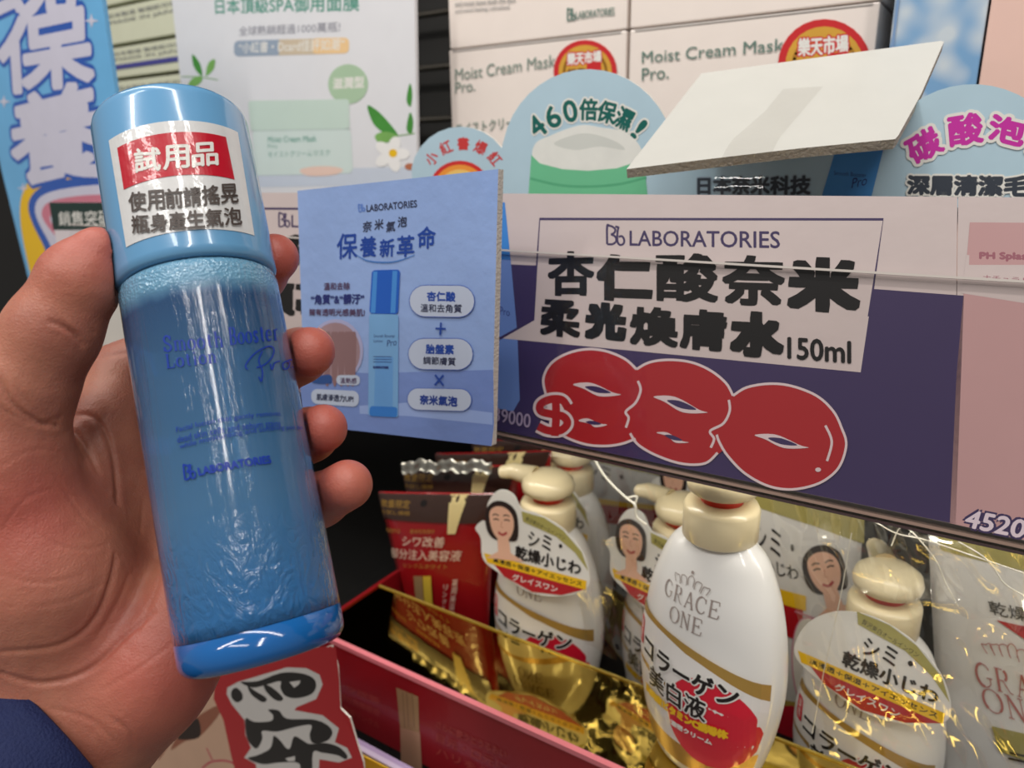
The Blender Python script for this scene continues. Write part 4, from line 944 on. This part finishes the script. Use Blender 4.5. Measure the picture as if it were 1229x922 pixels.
for l in [[(400, 150), (430, 130), (465, 165), (465, 205), (430, 220), (400, 190)], [(455, 95), (560, 90), (700, 40), (820, 40), (900, 70), (920, 120), (890, 170), (800, 195), (730, 180), (700, 130), (700, 90), (620, 110), (530, 130)],
          [(500, 120), (545, 150), (610, 190), (610, 215), (580, 215), (520, 170)], [(600, 110), (650, 130), (715, 190), (700, 212), (660, 200), (610, 150)],
          [(625, 265), (690, 270), (740, 320), (900, 325), (990, 360), (1020, 410), (980, 460), (900, 470), (880, 420), (890, 360), (800, 370), (680, 400), (590, 395), (590, 440), (565, 495), (540, 500), (495, 440), (485, 320), (540, 340), (640, 335), (655, 300)],
          [(660, 425), (700, 455), (735, 500), (760, 500), (785, 430), (840, 455), (880, 475), (980, 470), (1060, 495), (1110, 545), (1100, 570), (1050, 545), (960, 530), (900, 530), (895, 700), (850, 760), (800, 720), (820, 600), (700, 590), (590, 600), (500, 565), (560, 545), (630, 510), (650, 470)]]:
    p.poly(BK, l4(l), True, 4)
p.poly(W2, l4([(755, 95), (825, 85), (815, 110), (785, 130)])); p.poly(W2, l4([(730, 565), (790, 550), (790, 580), (750, 582)]))
p.done(lt)
# ------------------------------------------------------------------ held lotion bottle
BT = P(205, 146, .2355); BB = P(319, 789, .2085)
AXI = nrm(BT-BB); LEN = np.linalg.norm(BT-BB); RB = .0224
lb_ = thing('lotion_bottle', 'slim translucent blue lotion bottle held in the hand', 'bottle', BB)
def bm_body():
    m = bpy.data.materials.new('bottle_blue_clear'); m.use_nodes = True; nt = m.node_tree; b = nt.nodes['Principled BSDF']; L = nt.links
    tc = nt.nodes.new('ShaderNodeTexCoord'); mp = nt.nodes.new('ShaderNodeMapping'); L.new(tc.outputs['UV'], mp.inputs[0])
    sep = nt.nodes.new('ShaderNodeSeparateXYZ'); L.new(tc.outputs['UV'], sep.inputs[0])
    def ramp(src, stops):
        r = nt.nodes.new('ShaderNodeValToRGB'); e = r.color_ramp.elements
        e[0].position, e[0].color = stops[0][0], stops[0][1]; e[1].position, e[1].color = stops[-1][0], stops[-1][1]
        for p_, c_ in stops[1:-1]: q = e.new(p_); q.color = c_
        L.new(src, r.inputs[0]); return r
    n1 = nt.nodes.new('ShaderNodeTexNoise'); n1.inputs['Scale'].default_value = 9; n1.inputs['Detail'].default_value = 5
    m1 = nt.nodes.new('ShaderNodeMapping'); m1.inputs['Scale'].default_value = (3, 1.2, 1); L.new(tc.outputs['UV'], m1.inputs[0]); L.new(m1.outputs[0], n1.inputs['Vector'])
    ad = nt.nodes.new('ShaderNodeMath'); ad.operation = 'MULTIPLY_ADD'; ad.inputs[1].default_value = .03; L.new(n1.outputs['Fac'], ad.inputs[0]); L.new(sep.outputs['Y'], ad.inputs[2])
    c_lo = col((48, 122, 188)); c_mid = col((88, 140, 186)); c_up = col((62, 104, 154)); foam_ = col((112, 164, 196))
    r1 = ramp(ad.outputs[0], [(0, c_lo), (.35, c_mid), (.72, col((76, 124, 172))), (.905, c_up), (.95, foam_), (1, foam_)])
    L.new(r1.outputs[0], b.inputs['Base Color'])
    r2 = ramp(ad.outputs[0], [(0, (.35,)*3+(1,)), (.3, (.42,)*3+(1,)), (.9, (.5,)*3+(1,)), (.955, (.1,)*3+(1,)), (1, (.1,)*3+(1,))])
    L.new(r2.outputs[0], b.inputs['Transmission Weight'])
    b.inputs['Roughness'].default_value = .09; b.inputs['IOR'].default_value = 1.36
    b.inputs['Coat Weight'].default_value = .8; b.inputs['Coat Roughness'].default_value = .03
    # shrink film wrinkles: long vertical creases plus foam bubbles
    n2 = nt.nodes.new('ShaderNodeTexNoise'); n2.inputs['Scale'].default_value = 1; n2.inputs['Detail'].default_value = 5
    m2 = nt.nodes.new('ShaderNodeMapping'); m2.inputs['Scale'].default_value = (38, 1.6, 1); L.new(tc.outputs['UV'], m2.inputs[0]); L.new(m2.outputs[0], n2.inputs['Vector'])
    vo = nt.nodes.new('ShaderNodeTexVoronoi'); vo.inputs['Scale'].default_value = 1; m3 = nt.nodes.new('ShaderNodeMapping'); m3.inputs['Scale'].default_value = (150, 125, 1); L.new(tc.outputs['UV'], m3.inputs[0]); L.new(m3.outputs[0], vo.inputs['Vector'])
    r3 = ramp(ad.outputs[0], [(0, (0, 0, 0, 1)), (.925, (0, 0, 0, 1)), (.965, (1, 1, 1, 1)), (1, (1, 1, 1, 1))])
    mu = nt.nodes.new('ShaderNodeMath'); mu.operation = 'MULTIPLY'; L.new(vo.outputs['Distance'], mu.inputs[0]); L.new(r3.outputs[0], mu.inputs[1])
    bpb = nt.nodes.new('ShaderNodeBump'); bpb.inputs['Strength'].default_value = .28; bpb.inputs['Distance'].default_value = .0012; L.new(mu.outputs[0], bpb.inputs['Height'])
    # swirl marks low in the bottle
    n4 = nt.nodes.new('ShaderNodeTexNoise'); n4.inputs['Scale'].default_value = 1; n4.inputs['Detail'].default_value = 3; n4.inputs['Distortion'].default_value = 2.5; m4 = nt.nodes.new('ShaderNodeMapping'); m4.inputs['Scale'].default_value = (30, 14, 1); L.new(tc.outputs['UV'], m4.inputs[0]); L.new(m4.outputs[0], n4.inputs['Vector'])
    r4 = ramp(sep.outputs['Y'], [(0, (1, 1, 1, 1)), (.12, (1, 1, 1, 1)), (.3, (0, 0, 0, 1)), (1, (0, 0, 0, 1))])
    mu4 = nt.nodes.new('ShaderNodeMath'); mu4.operation = 'MULTIPLY'; L.new(n4.outputs['Fac'], mu4.inputs[0]); L.new(r4.outputs[0], mu4.inputs[1])
    bp4 = nt.nodes.new('ShaderNodeBump'); bp4.inputs['Strength'].default_value = .3; bp4.inputs['Distance'].default_value = .003; L.new(mu4.outputs[0], bp4.inputs['Height']); L.new(bpb.outputs[0], bp4.inputs['Normal'])
    L.new(bp4.outputs[0], b.inputs['Normal'])
    bpc = nt.nodes.new('ShaderNodeBump'); bpc.inputs['Strength'].default_value = .8; bpc.inputs['Distance'].default_value = .0016; L.new(n2.outputs['Fac'], bpc.inputs['Height']); L.new(bp4.outputs[0], bpc.inputs['Normal'])
    L.new(bpc.outputs[0], b.inputs['Coat Normal'])
    return m
def lathe_uv(name, prof, m, parent):
    o = lathe(name, prof, BB, AXI, m, parent, 96)
    me = o.data; uv = me.uv_layers.new(name='uv'); n = 96; h0 = prof[0][1]; h1 = prof[-1][1]
    cy_ = Cyl(BB, AXI, RB)
    for pl in me.polygons:
        us = []
        for li in pl.loop_indices:
            q = np.array(me.vertices[me.loops[li].vertex_index].co)-BB
            us.append((math.atan2(q.dot(cy_.E2), q.dot(cy_.E1))/(2*PI)+.5, (q.dot(AXI)-h0)/(h1-h0)))
        if max(u[0] for u in us)-min(u[0] for u in us) > .5: us = [(u+1 if u < .5 else u, v) for u, v in us]
        for li, u in zip(pl.loop_indices, us): uv.data[li].uv = u
    return o
HC = Cyl(BB, AXI, RB).px(238, 305)[1]       # cap / body seam height on the axis
HB = .0095
ring = lambda r, h0, rc, up: [(r-rc+rc*math.cos(t), h0+(rc*math.sin(t) if up else -rc*math.cos(0)*0+rc-rc*math.cos(PI/2-t))) for t in [i*PI/2/6 for i in range(7)]]
cr_ = .0042
base_prof = [(.001, 0)]+[(RB-cr_+cr_*math.sin(t), cr_-cr_*math.cos(t)) for t in [i*PI/2/7 for i in range(8)]]+[(RB, HB)]
lathe_uv('base', base_prof, mat('bottle_base_blue', (26, 100, 172), .12, vary=.08, coat=.6, trans=.12), lb_)
lathe_uv('clear_body', [(RB-.0015, HB)]+[(RB, HB+.0002)]+[(RB, HB+(HC-.003-HB)*k/24) for k in range(1, 24)]+[(RB, HC-.003), (RB-.0004, HC-.0012), (RB-.0016, HC-.0002)], bm_body(), lb_)
capm = mat('cap_blue', (104, 160, 204), .22, vary=.02, coat=.6, bump=.15, bscale=8, stretch=(4, 4, 1))
lathe_uv('cap', [(RB-.0006, HC), (RB+.0003, HC+.0008), (RB+.0004, HC+.003), (RB+.0003, LEN-.004), (RB-.0001, LEN-.0022), (RB-.0010, LEN-.0009), (RB-.0025, LEN-.0002), (.001, LEN)], capm, lb_)
CS = Cyl(BB, AXI, RB+.0004)
st = [o for o in lb_.children if o.name.startswith('cap')][0]
p = Print(CS, .00015, .00002)
stick = mat('sticker_white', (216, 216, 216), .3, coat=.7, bump=.3, bscale=150)
p.grid(stick, [(131, 169), (285, 159), (305, 283), (152, 297)], 30, 10)
p.w += .0001
p.grid(mat('sticker_red', (190, 18, 42), .3, coat=.7, bump=.3, bscale=150), [(141.5, 178), (270.5, 165), (281, 216), (149.5, 228)], 28, 6)
p.w += .0001
for i, (x, ch) in enumerate([(163, '試'), (197, '用'), (231, '品')]):
    y = 208-3.2*i; p.text(WHITE, ch, (x, y), (x+30, y-3.0), (x-1, y-28), .0002, res=4)
SK_ = mat('ink_sticker', (74, 64, 60), .4)
for i, ch in enumerate('使用前請搖晃'): x = 157+21.6*i; y = 255-1.9*i+(0); p.text(SK_, ch, (x, y), (x+20, y-1.5), (x-2, y-23), .00014)
for i, ch in enumerate('瓶身產生氣泡'): x = 161+21.6*i; y = 281-1.8*i; p.text(SK_, ch, (x, y), (x+20, y-1.5), (x-2, y-21), .00014)
p.done(st, 'tester_sticker')
p = Print(Cyl(BB, AXI, RB), .00012, .00001)
IB = mat('ink_bottle_blue', (8, 52, 160), .5)
serif(p, IB, 'Smooth', (197, 422), (268, 416), (195, 404), 2.2, 1.2); serif(p, IB, 'Booster', (276, 414), (334, 408), (274, 394), 2.2, 1.2)
serif(p, IB, 'Lotion', (201, 442), (260, 435), (199, 426), 2.2, 1.2)
def b1_(l): return [(x/2.881, 300+y/2.881) for x, y in l]
for s_ in ([(855, 415), (848, 400), (870, 368), (900, 345), (930, 334), (944, 345), (938, 372), (912, 398), (885, 408)], [(905, 350), (893, 385), (905, 420), (902, 455), (893, 440)], [(932, 395), (938, 415), (945, 395), (955, 388), (966, 385)], [(990, 385), (975, 395), (978, 412), (992, 410), (998, 392), (990, 385), (1006, 380)]):
    p.line(IB, b1_(s_), 1.7, smooth=True)
p.ell(IB, 350, 441, .8, .8)
for s_, bl, br, tl in [('Facial lotion that gently removes', (213, 521), (336, 501), (212, 513)), ('dead skin cells and sebum stains', (214, 532), (336, 512), (213, 524)), ('while moisturizing and softening your skin', (217, 541), (362, 518), (216, 533))]:
    p.text(IB, s_, bl, br, tl)
bblogo(p, IB, (222, 576), (236, 574), (220, 559), 2.0); p.text(IB, 'LABORATORIES', (240, 571), (325, 556), (238, 562), .00012)
p.done([o for o in lb_.children if o.name.startswith('clear_body')][0], 'bottle_lettering')

# ------------------------------------------------------------------ hand (smooth union of tapered capsules, meshed by surface nets)
def C3(px, py, d): return np.array([(px-CX)/F*d, -(py-CY)/F*d, -d])
prims = []  # a, b, ra, rb, k
def cap_(a, b, ra, rb, k=.006): prims.append((C3(*a), C3(*b), ra, rb, k))
# forearm / wrist
cap_((-150, 1080, .205), (50, 905, .236), .025, .025, .010)
cap_((50, 905, .236), (105, 820, .250), .025, .026, .012)
# palm slab
for tx, ty, td in [(150, 455, .264), (190, 530, .266), (215, 610, .264), (238, 690, .259)]:
    cap_((95, 800, .252), (tx, ty, td), .020, .0125, .010)
cap_((175, 820, .236), (232, 720, .240), .0165, .0150, .012)      # heel, little finger side
cap_((130, 870, .240), (190, 800, .236), .0175, .0165, .012)
cap_((60, 850, .238), (55, 690, .228), .021, .0215, .012)       # thenar
cap_((55, 690, .228), (5, 560, .220), .0215, .0175, .010)
cap_((100, 640, .246), (130, 500, .252), .014, .011, .012)
# thumb
cap_((0, 570, .219), (28, 462, .2165), .0155, .0133, .008)
cap_((28, 462, .2165), (62, 400, .2155), .0130, .0120, .006)
cap_((62, 400, .2155), (98, 334, .2150), .0120, .0108, .005)
cap_((98, 334, .2150), (118, 300, .2150), .0105, .0066, .004)
# index
cap_((150, 455, .264), (240, 395, .268), .0108, .0100, .006); cap_((240, 395, .268), (310, 330, .258), .0095, .0088, .004); cap_((310, 330, .258), (330, 309, .248), .0085, .0078, .004)
# middle
cap_((190, 530, .266), (300, 470, .268), .0105, .0098, .005); cap_((300, 470, .268), (360, 427, .252), .0094, .0088, .004); cap_((360, 427, .252), (372, 422, .236), .0084, .0078, .004)
# ring
cap_((215, 610, .264), (310, 560, .262), .0100, .0093, .005); cap_((310, 560, .262), (372, 522, .244), .0090, .0084, .004); cap_((372, 522, .244), (388, 514, .230), .0080, .0074, .004)
# little
cap_((238, 690, .259), (330, 640, .254), .0093, .0088, .005); cap_((330, 640, .254), (385, 600, .240), .0084, .0078, .004); cap_((385, 600, .240), (417, 582, .226), .0082, .0076, .004)
def surface_nets(h=.00075):
    pts = np.array([q for a in prims for q in (a[0], a[1])]); lo = pts.min(0)-.036; hi = pts.max(0)+.036
    lo[0] = max(lo[0], -.205); lo[1] = max(lo[1], -.152)
    n = np.ceil((hi-lo)/h).astype(int)
    X = (lo[0]+h*np.arange(n[0]))[:, None, None].astype(np.float32); Y = (lo[1]+h*np.arange(n[1]))[None, :, None].astype(np.float32); Z = (lo[2]+h*np.arange(n[2]))[None, None, :].astype(np.float32)
    f = np.full(n, .05, np.float32)
    for a, b, ra, rb, k in prims:
        m = max(ra, rb)+k*1.5+.004
        sl_ = []
        for ax in range(3):
            l_ = int(max(0, (min(a[ax], b[ax])-m-lo[ax])//h)); u_ = int(min(n[ax], (max(a[ax], b[ax])+m-lo[ax])//h+2)); sl_.append(slice(l_, max(l_+1, u_)))
        x, y, z = X[sl_[0]], Y[:, sl_[1]], Z[:, :, sl_[2]]
        ab = b-a; L2 = float(ab.dot(ab))
        t = np.clip(((x-a[0])*ab[0]+(y-a[1])*ab[1]+(z-a[2])*ab[2])/L2, 0, 1)
        d = np.sqrt((x-a[0]-t*ab[0])**2+(y-a[1]-t*ab[1])**2+(z-a[2]-t*ab[2])**2)-(ra+(rb-ra)*t)
        g = f[sl_[0], sl_[1], sl_[2]]; hh = np.clip(k-np.abs(g-d), 0, None)/k
        f[sl_[0], sl_[1], sl_[2]] = np.minimum(g, d)-hh*hh*k*.25
    # flatten where the hand presses on the bottle
    Bc = R.T @ (BB-CAM); Ac = R.T @ AXI
    t = (X-Bc[0])*Ac[0]+(Y-Bc[1])*Ac[1]+(Z-Bc[2])*Ac[2]
    d = np.sqrt((X-Bc[0]-t*Ac[0])**2+(Y-Bc[1]-t*Ac[1])**2+(Z-Bc[2]-t*Ac[2])**2)-(RB+.0006)
    d = np.maximum(d, np.maximum(t-LEN-.001, -t-.001))
    f = np.maximum(f, -d)
    s_ = f < 0
    c8 = sum(s_[i:n[0]-1+i, j:n[1]-1+j, k:n[2]-1+k].astype(np.int8) for i in (0, 1) for j in (0, 1) for k in (0, 1))
    idx = np.argwhere((c8 > 0) & (c8 < 8)); vid = -np.ones(n-1, np.int32); vid[tuple(idx.T)] = np.arange(len(idx))
    acc = np.zeros((len(idx), 3)); cnt = np.zeros(len(idx))
    cor = [(i, j, k) for i in (0, 1) for j in (0, 1) for k in (0, 1)]
    for a in cor:
        for ax in range(3):
            if a[ax]: continue
            b = list(a); b[ax] = 1
            fa = f[tuple((idx+a).T)]; fb = f[tuple((idx+b).T)]; m = (fa < 0) != (fb < 0); t_ = np.where(m, fa/(fa-fb+1e-20), 0)
            q = np.array(a)[None, :]+np.zeros((len(idx), 3)); q[:, ax] += t_; acc[m] += q[m]; cnt[m] += 1
    V = lo+h*(idx+acc/cnt[:, None]); Fc = []
    for ax in range(3):
        o1, o2 = (ax+1) % 3, (ax+2) % 3
        sa = [slice(1, n[i]-1) for i in range(3)]; sb = list(sa); sa[ax] = slice(0, n[ax]-1); sb[ax] = slice(1, n[ax])
        A_ = s_[tuple(sa)]; B_ = s_[tuple(sb)]; e = np.argwhere(A_ != B_); base = e.copy(); 
        for i in range(3):
            if i != ax: base[:, i] += 1
        def g(d1, d2): q = base.copy(); q[:, o1] -= d1; q[:, o2] -= d2; return vid[tuple(q.T)]
        Q = np.stack([g(1, 1), g(0, 1), g(0, 0), g(1, 0)], 1); flip = ~A_[tuple(e.T)]; Q[flip] = Q[flip][:, ::-1]; Fc.append(Q)
    Fc = np.concatenate(Fc); Fc = Fc[(Fc >= 0).all(1)]
    return V, Fc
HV, HF = surface_nets()
# two rounds of neighbour smoothing
E_ = np.concatenate([HF[:, [0, 1]], HF[:, [1, 2]], HF[:, [2, 3]], HF[:, [3, 0]]])
deg = np.bincount(E_.ravel(), minlength=len(HV))[:, None]
def lap(A):
    S_ = np.zeros_like(A)
    for ax in range(A.shape[1]): S_[:, ax] = np.bincount(E_[:, 0], A[E_[:, 1], ax], len(A))+np.bincount(E_[:, 1], A[E_[:, 0], ax], len(A))
    return S_/np.maximum(deg, 1)
for _ in range(4): HV = HV+(lap(HV)-HV)*.6
fn = np.cross(HV[HF[:, 2]]-HV[HF[:, 0]], HV[HF[:, 3]]-HV[HF[:, 1]]); vn = np.zeros_like(HV)
for k in range(4):
    for ax in range(3): vn[:, ax] += np.bincount(HF[:, k], fn[:, ax], len(HV))
vn /= np.linalg.norm(vn, axis=1)[:, None]+1e-12
# skin creases pressed into the palm side, traced in the hand's own plane
HP_ = np.stack([HV[:, 0]/-HV[:, 2]*F+CX, CY-HV[:, 1]/-HV[:, 2]*F], 1); front = vn[:, 2] > .15
def crease(pts, depth, wd):
    q = np.array(smooth_pts(pts, False, 8)); D = np.full(len(HV), 1e9)
    bb_ = (HP_[:, 0] > q[:, 0].min()-12) & (HP_[:, 0] < q[:, 0].max()+12) & (HP_[:, 1] > q[:, 1].min()-12) & (HP_[:, 1] < q[:, 1].max()+12) & front
    I = np.where(bb_)[0]; X_ = HP_[I]; dm = np.full(len(I), 1e9); tm = np.zeros(len(I))
    for i, (a, b) in enumerate(zip(q[:-1], q[1:])):
        ab = b-a; t = np.clip(((X_-a)@ab)/(ab@ab+1e-9), 0, 1); d = np.linalg.norm(X_-a-t[:, None]*ab, axis=1); m = d < dm; dm[m] = d[m]; tm[m] = (i+t[m])/(len(q)-1)
    amp = depth*np.exp(-(dm/wd)**2)*np.sin(PI*np.clip(tm*.9+.05, 0, 1))**.5 - .18*depth*np.exp(-((dm-2.4*wd)/(1.4*wd))**2)*np.sin(PI*np.clip(tm, 0, 1))
    HV[I] -= vn[I]*amp[:, None]
for pts, dp, wd in [([(60, 505), (110, 500), (135, 545), (142, 630), (135, 690), (112, 745), (70, 775), (0, 783)], .0008, 3.2), ([(50, 508), (90, 520), (120, 570)], .0007, 3),
                    ([(0, 808), (50, 820), (105, 805), (150, 765), (185, 735)], .0008, 3.2), ([(110, 775), (140, 725), (165, 660), (172, 600)], .0005, 2.6), 
                    ([(60, 385), (85, 398), (100, 415)], .0009, 3), ([(64, 376), (80, 392), (96, 404)], .0005, 2.4), ([(0, 455), (20, 490), (55, 510)], .0009, 3.2), ([(0, 490), (30, 505), (58, 512)], .0006, 2.6), ([(20, 465), (40, 492), (50, 500)], .0005, 2.4),
                    ([(115, 430), (150, 424), (165, 428)], .0006, 2.6), ([(110, 395), (125, 410), (150, 405)], .0005, 2.6), ([(0, 560), (40, 540), (80, 545)], .0003, 2.2), ([(60, 560), (100, 620), (128, 640)], .0003, 2.2),
                    ([(20, 620), (60, 650), (100, 660), (135, 650)], .0003, 2.4), ([(0, 690), (50, 700), (100, 690)], .0003, 2.4), ([(30, 730), (80, 722), (125, 700)], .0003, 2.2), ([(150, 790), (165, 760), (190, 700), (200, 660)], .0004, 2.4),
                    ([(130, 860), (155, 880), (160, 905)], .0006, 2.8), ([(60, 850), (110, 865), (140, 895)], .0005, 2.6), ([(120, 830), (170, 800), (210, 770)], .0003, 2.4), ([(75, 590), (110, 600), (150, 595)], .0003, 2.2), ([(0, 640), (30, 600), (70, 585)], .0003, 2.2)]:
    crease(pts, dp*(1 if dp > .00065 else .62), wd*.9)
flush = np.zeros(len(HV))
for c, r_ in [(C3(118, 300, .214), .016), (C3(332, 308, .246), .013), (C3(375, 424, .236), .013), (C3(390, 516, .230), .013), (C3(412, 582, .228), .013), (C3(30, 620, .205), .02), (C3(200, 800, .225), .022)]:
    flush = np.maximum(flush, np.exp(-(np.linalg.norm(HV-c, axis=1)/r_)**2)*(.7 if r_ > .015 else 1))
skm = bpy.data.materials.new('skin'); skm.use_nodes = True; nt = skm.node_tree; b = nt.nodes['Principled BSDF']; L = nt.links
tc = nt.nodes.new('ShaderNodeTexCoord'); at = nt.nodes.new('ShaderNodeAttribute'); at.attribute_name = 'flush'
def noi(sc_, det): q = nt.nodes.new('ShaderNodeTexNoise'); q.inputs['Scale'].default_value = sc_; q.inputs['Detail'].default_value = det; L.new(tc.outputs['Object'], q.inputs['Vector']); return q
na, nb, nc = noi(55, 4), noi(260, 4), noi(1500, 3)
cr1 = nt.nodes.new('ShaderNodeValToRGB'); cr1.color_ramp.elements[0].color = col((168, 104, 86)); cr1.color_ramp.elements[1].color = col((190, 126, 102)); cr1.color_ramp.elements[0].position = .35; cr1.color_ramp.elements[1].position = .7
L.new(na.outputs['Fac'], cr1.inputs[0]); mxc = nt.nodes.new('ShaderNodeMix'); mxc.data_type = 'RGBA'; mxc.inputs[7].default_value = col((186, 88, 78)); L.new(cr1.outputs[0], mxc.inputs[6]); L.new(at.outputs['Fac'], mxc.inputs[0]); L.new(mxc.outputs[2], b.inputs['Base Color'])
vor = nt.nodes.new('ShaderNodeTexVoronoi'); vor.feature = 'DISTANCE_TO_EDGE'; vor.inputs['Scale'].default_value = 520; L.new(tc.outputs['Object'], vor.inputs['Vector'])
wv = nt.nodes.new('ShaderNodeTexWave'); wv.inputs['Scale'].default_value = 260; wv.inputs['Distortion'].default_value = 9; wv.inputs['Detail'].default_value = 2; wv.inputs['Detail Scale'].default_value = .6; L.new(tc.outputs['Object'], wv.inputs['Vector'])
b1_n = nt.nodes.new('ShaderNodeBump'); b1_n.inputs['Strength'].default_value = .5; b1_n.inputs['Distance'].default_value = .0006; L.new(nb.outputs['Fac'], b1_n.inputs['Height'])
b2_n = nt.nodes.new('ShaderNodeBump'); b2_n.inputs['Strength'].default_value = .0; b2_n.inputs['Distance'].default_value = .0003; L.new(wv.outputs['Fac'], b2_n.inputs['Height']); L.new(b1_n.outputs[0], b2_n.inputs['Normal'])
b3_n = nt.nodes.new('ShaderNodeBump'); b3_n.inputs['Strength'].default_value = .5; b3_n.inputs['Distance'].default_value = .0003; L.new(nc.outputs['Fac'], b3_n.inputs['Height']); L.new(b2_n.outputs[0], b3_n.inputs['Normal']); L.new(b3_n.outputs[0], b.inputs['Normal'])
b.inputs['Roughness'].default_value = .46; b.inputs['Subsurface Weight'].default_value = .25; b.inputs['Subsurface Radius'].default_value = (1, .3, .15); b.inputs['Subsurface Scale'].default_value = .003
pe_ = thing('person', 'left hand holding the blue bottle, wrist in a navy blue sleeve', 'person', CAM+R@C3(60, 905, .255))
HW = CAM+HV@R.T
me = bpy.data.meshes.new('hand'); me.from_pydata(HW.tolist(), [], HF.tolist()); me.materials.append(skm); me.polygons.foreach_set('use_smooth', [True]*len(me.polygons))
a_ = me.attributes.new('flush', 'FLOAT', 'POINT'); a_.data.foreach_set('value', flush.astype(np.float32)); me.update()
ho = bpy.data.objects.new('hand', me); sc.collection.objects.link(ho); ho.parent = pe_; ho.matrix_parent_inverse = wm(pe_).inverted()
print('hand', len(HV))
# finger nails: curved plates on the far right side of the tips
nail = mat('nail', (206, 150, 130), .25, vary=.03, coat=.4)
def nailp(c, ax, out, ln, wd, par):
    ax = nrm(ax); c = c-ax*.0038; out = np.array(out, float); out = nrm(out-out.dot(ax)*ax); sd = np.cross(ax, out); v = []; f = []
    for i in range(7):
        for j in range(7):
            u = (i/6-.5)*ln*(1-.12*abs(j-3)/3 if i == 6 else 1); t = (j/6-.5)*1.7; v.append(c+ax*u+out*(math.cos(t)*wd)+sd*math.sin(t)*wd)
    for i in range(6):
        for j in range(6): k = i*7+j; f.append((k, k+1, k+8, k+7))
    o = obj('fingernail', [CAM+R@q for q in v], f, nail, par, True); md = o.modifiers.new('thick', 'SOLIDIFY'); md.thickness = .0005; md.offset = 1
nailp(C3(371, 421.5, .239), C3(372, 422, .236)-C3(360, 427, .252), (.8, .35, -.6), .0085, .0078, ho)
nailp(C3(387, 514.5, .233), C3(388, 514, .230)-C3(372, 522, .244), (.8, .35, -.6), .008, .0074, ho)
nailp(C3(412, 584, .230), C3(417, 582, .226)-C3(385, 600, .240), (.5, .4, -.9), .007, .0074, ho)
# sleeve
sv = mat('sleeve_navy', (18, 32, 78), .75, vary=.12, scale=400, bump=.5, bscale=1200)
sa = C3(60, 900, .235); sb_ = C3(-150, 1080, .20); ax_ = nrm(sb_-sa); e1 = nrm(np.cross(ax_, (0, 0, 1))); e2 = np.cross(ax_, e1); v = []; f = []; NS = 48; EA, EB = 1, 1
rings = [(0, .0305), (-.0006, .0318), (0, .033), (.004, .0336), (.012, .0342), (.03, .036), (.05, .038)]
for i, (t, r_) in enumerate([(.006, .0300)]+rings):
    for k in range(NS):
        a = 2*PI*k/NS; rr = r_*(1+.02*math.sin(3*a+t*60)+.012*math.sin(5*a-t*90)); v.append(CAM+R@(sa+ax_*t+e1*rr*EA*math.cos(a)+e2*rr*EB*math.sin(a)))
for i in range(len(rings)):
    for k in range(NS): k2 = (k+1) % NS; f.append((i*NS+k, i*NS+k2, (i+1)*NS+k2, (i+1)*NS+k))
so = obj('sleeve', v, f, sv, pe_, True)
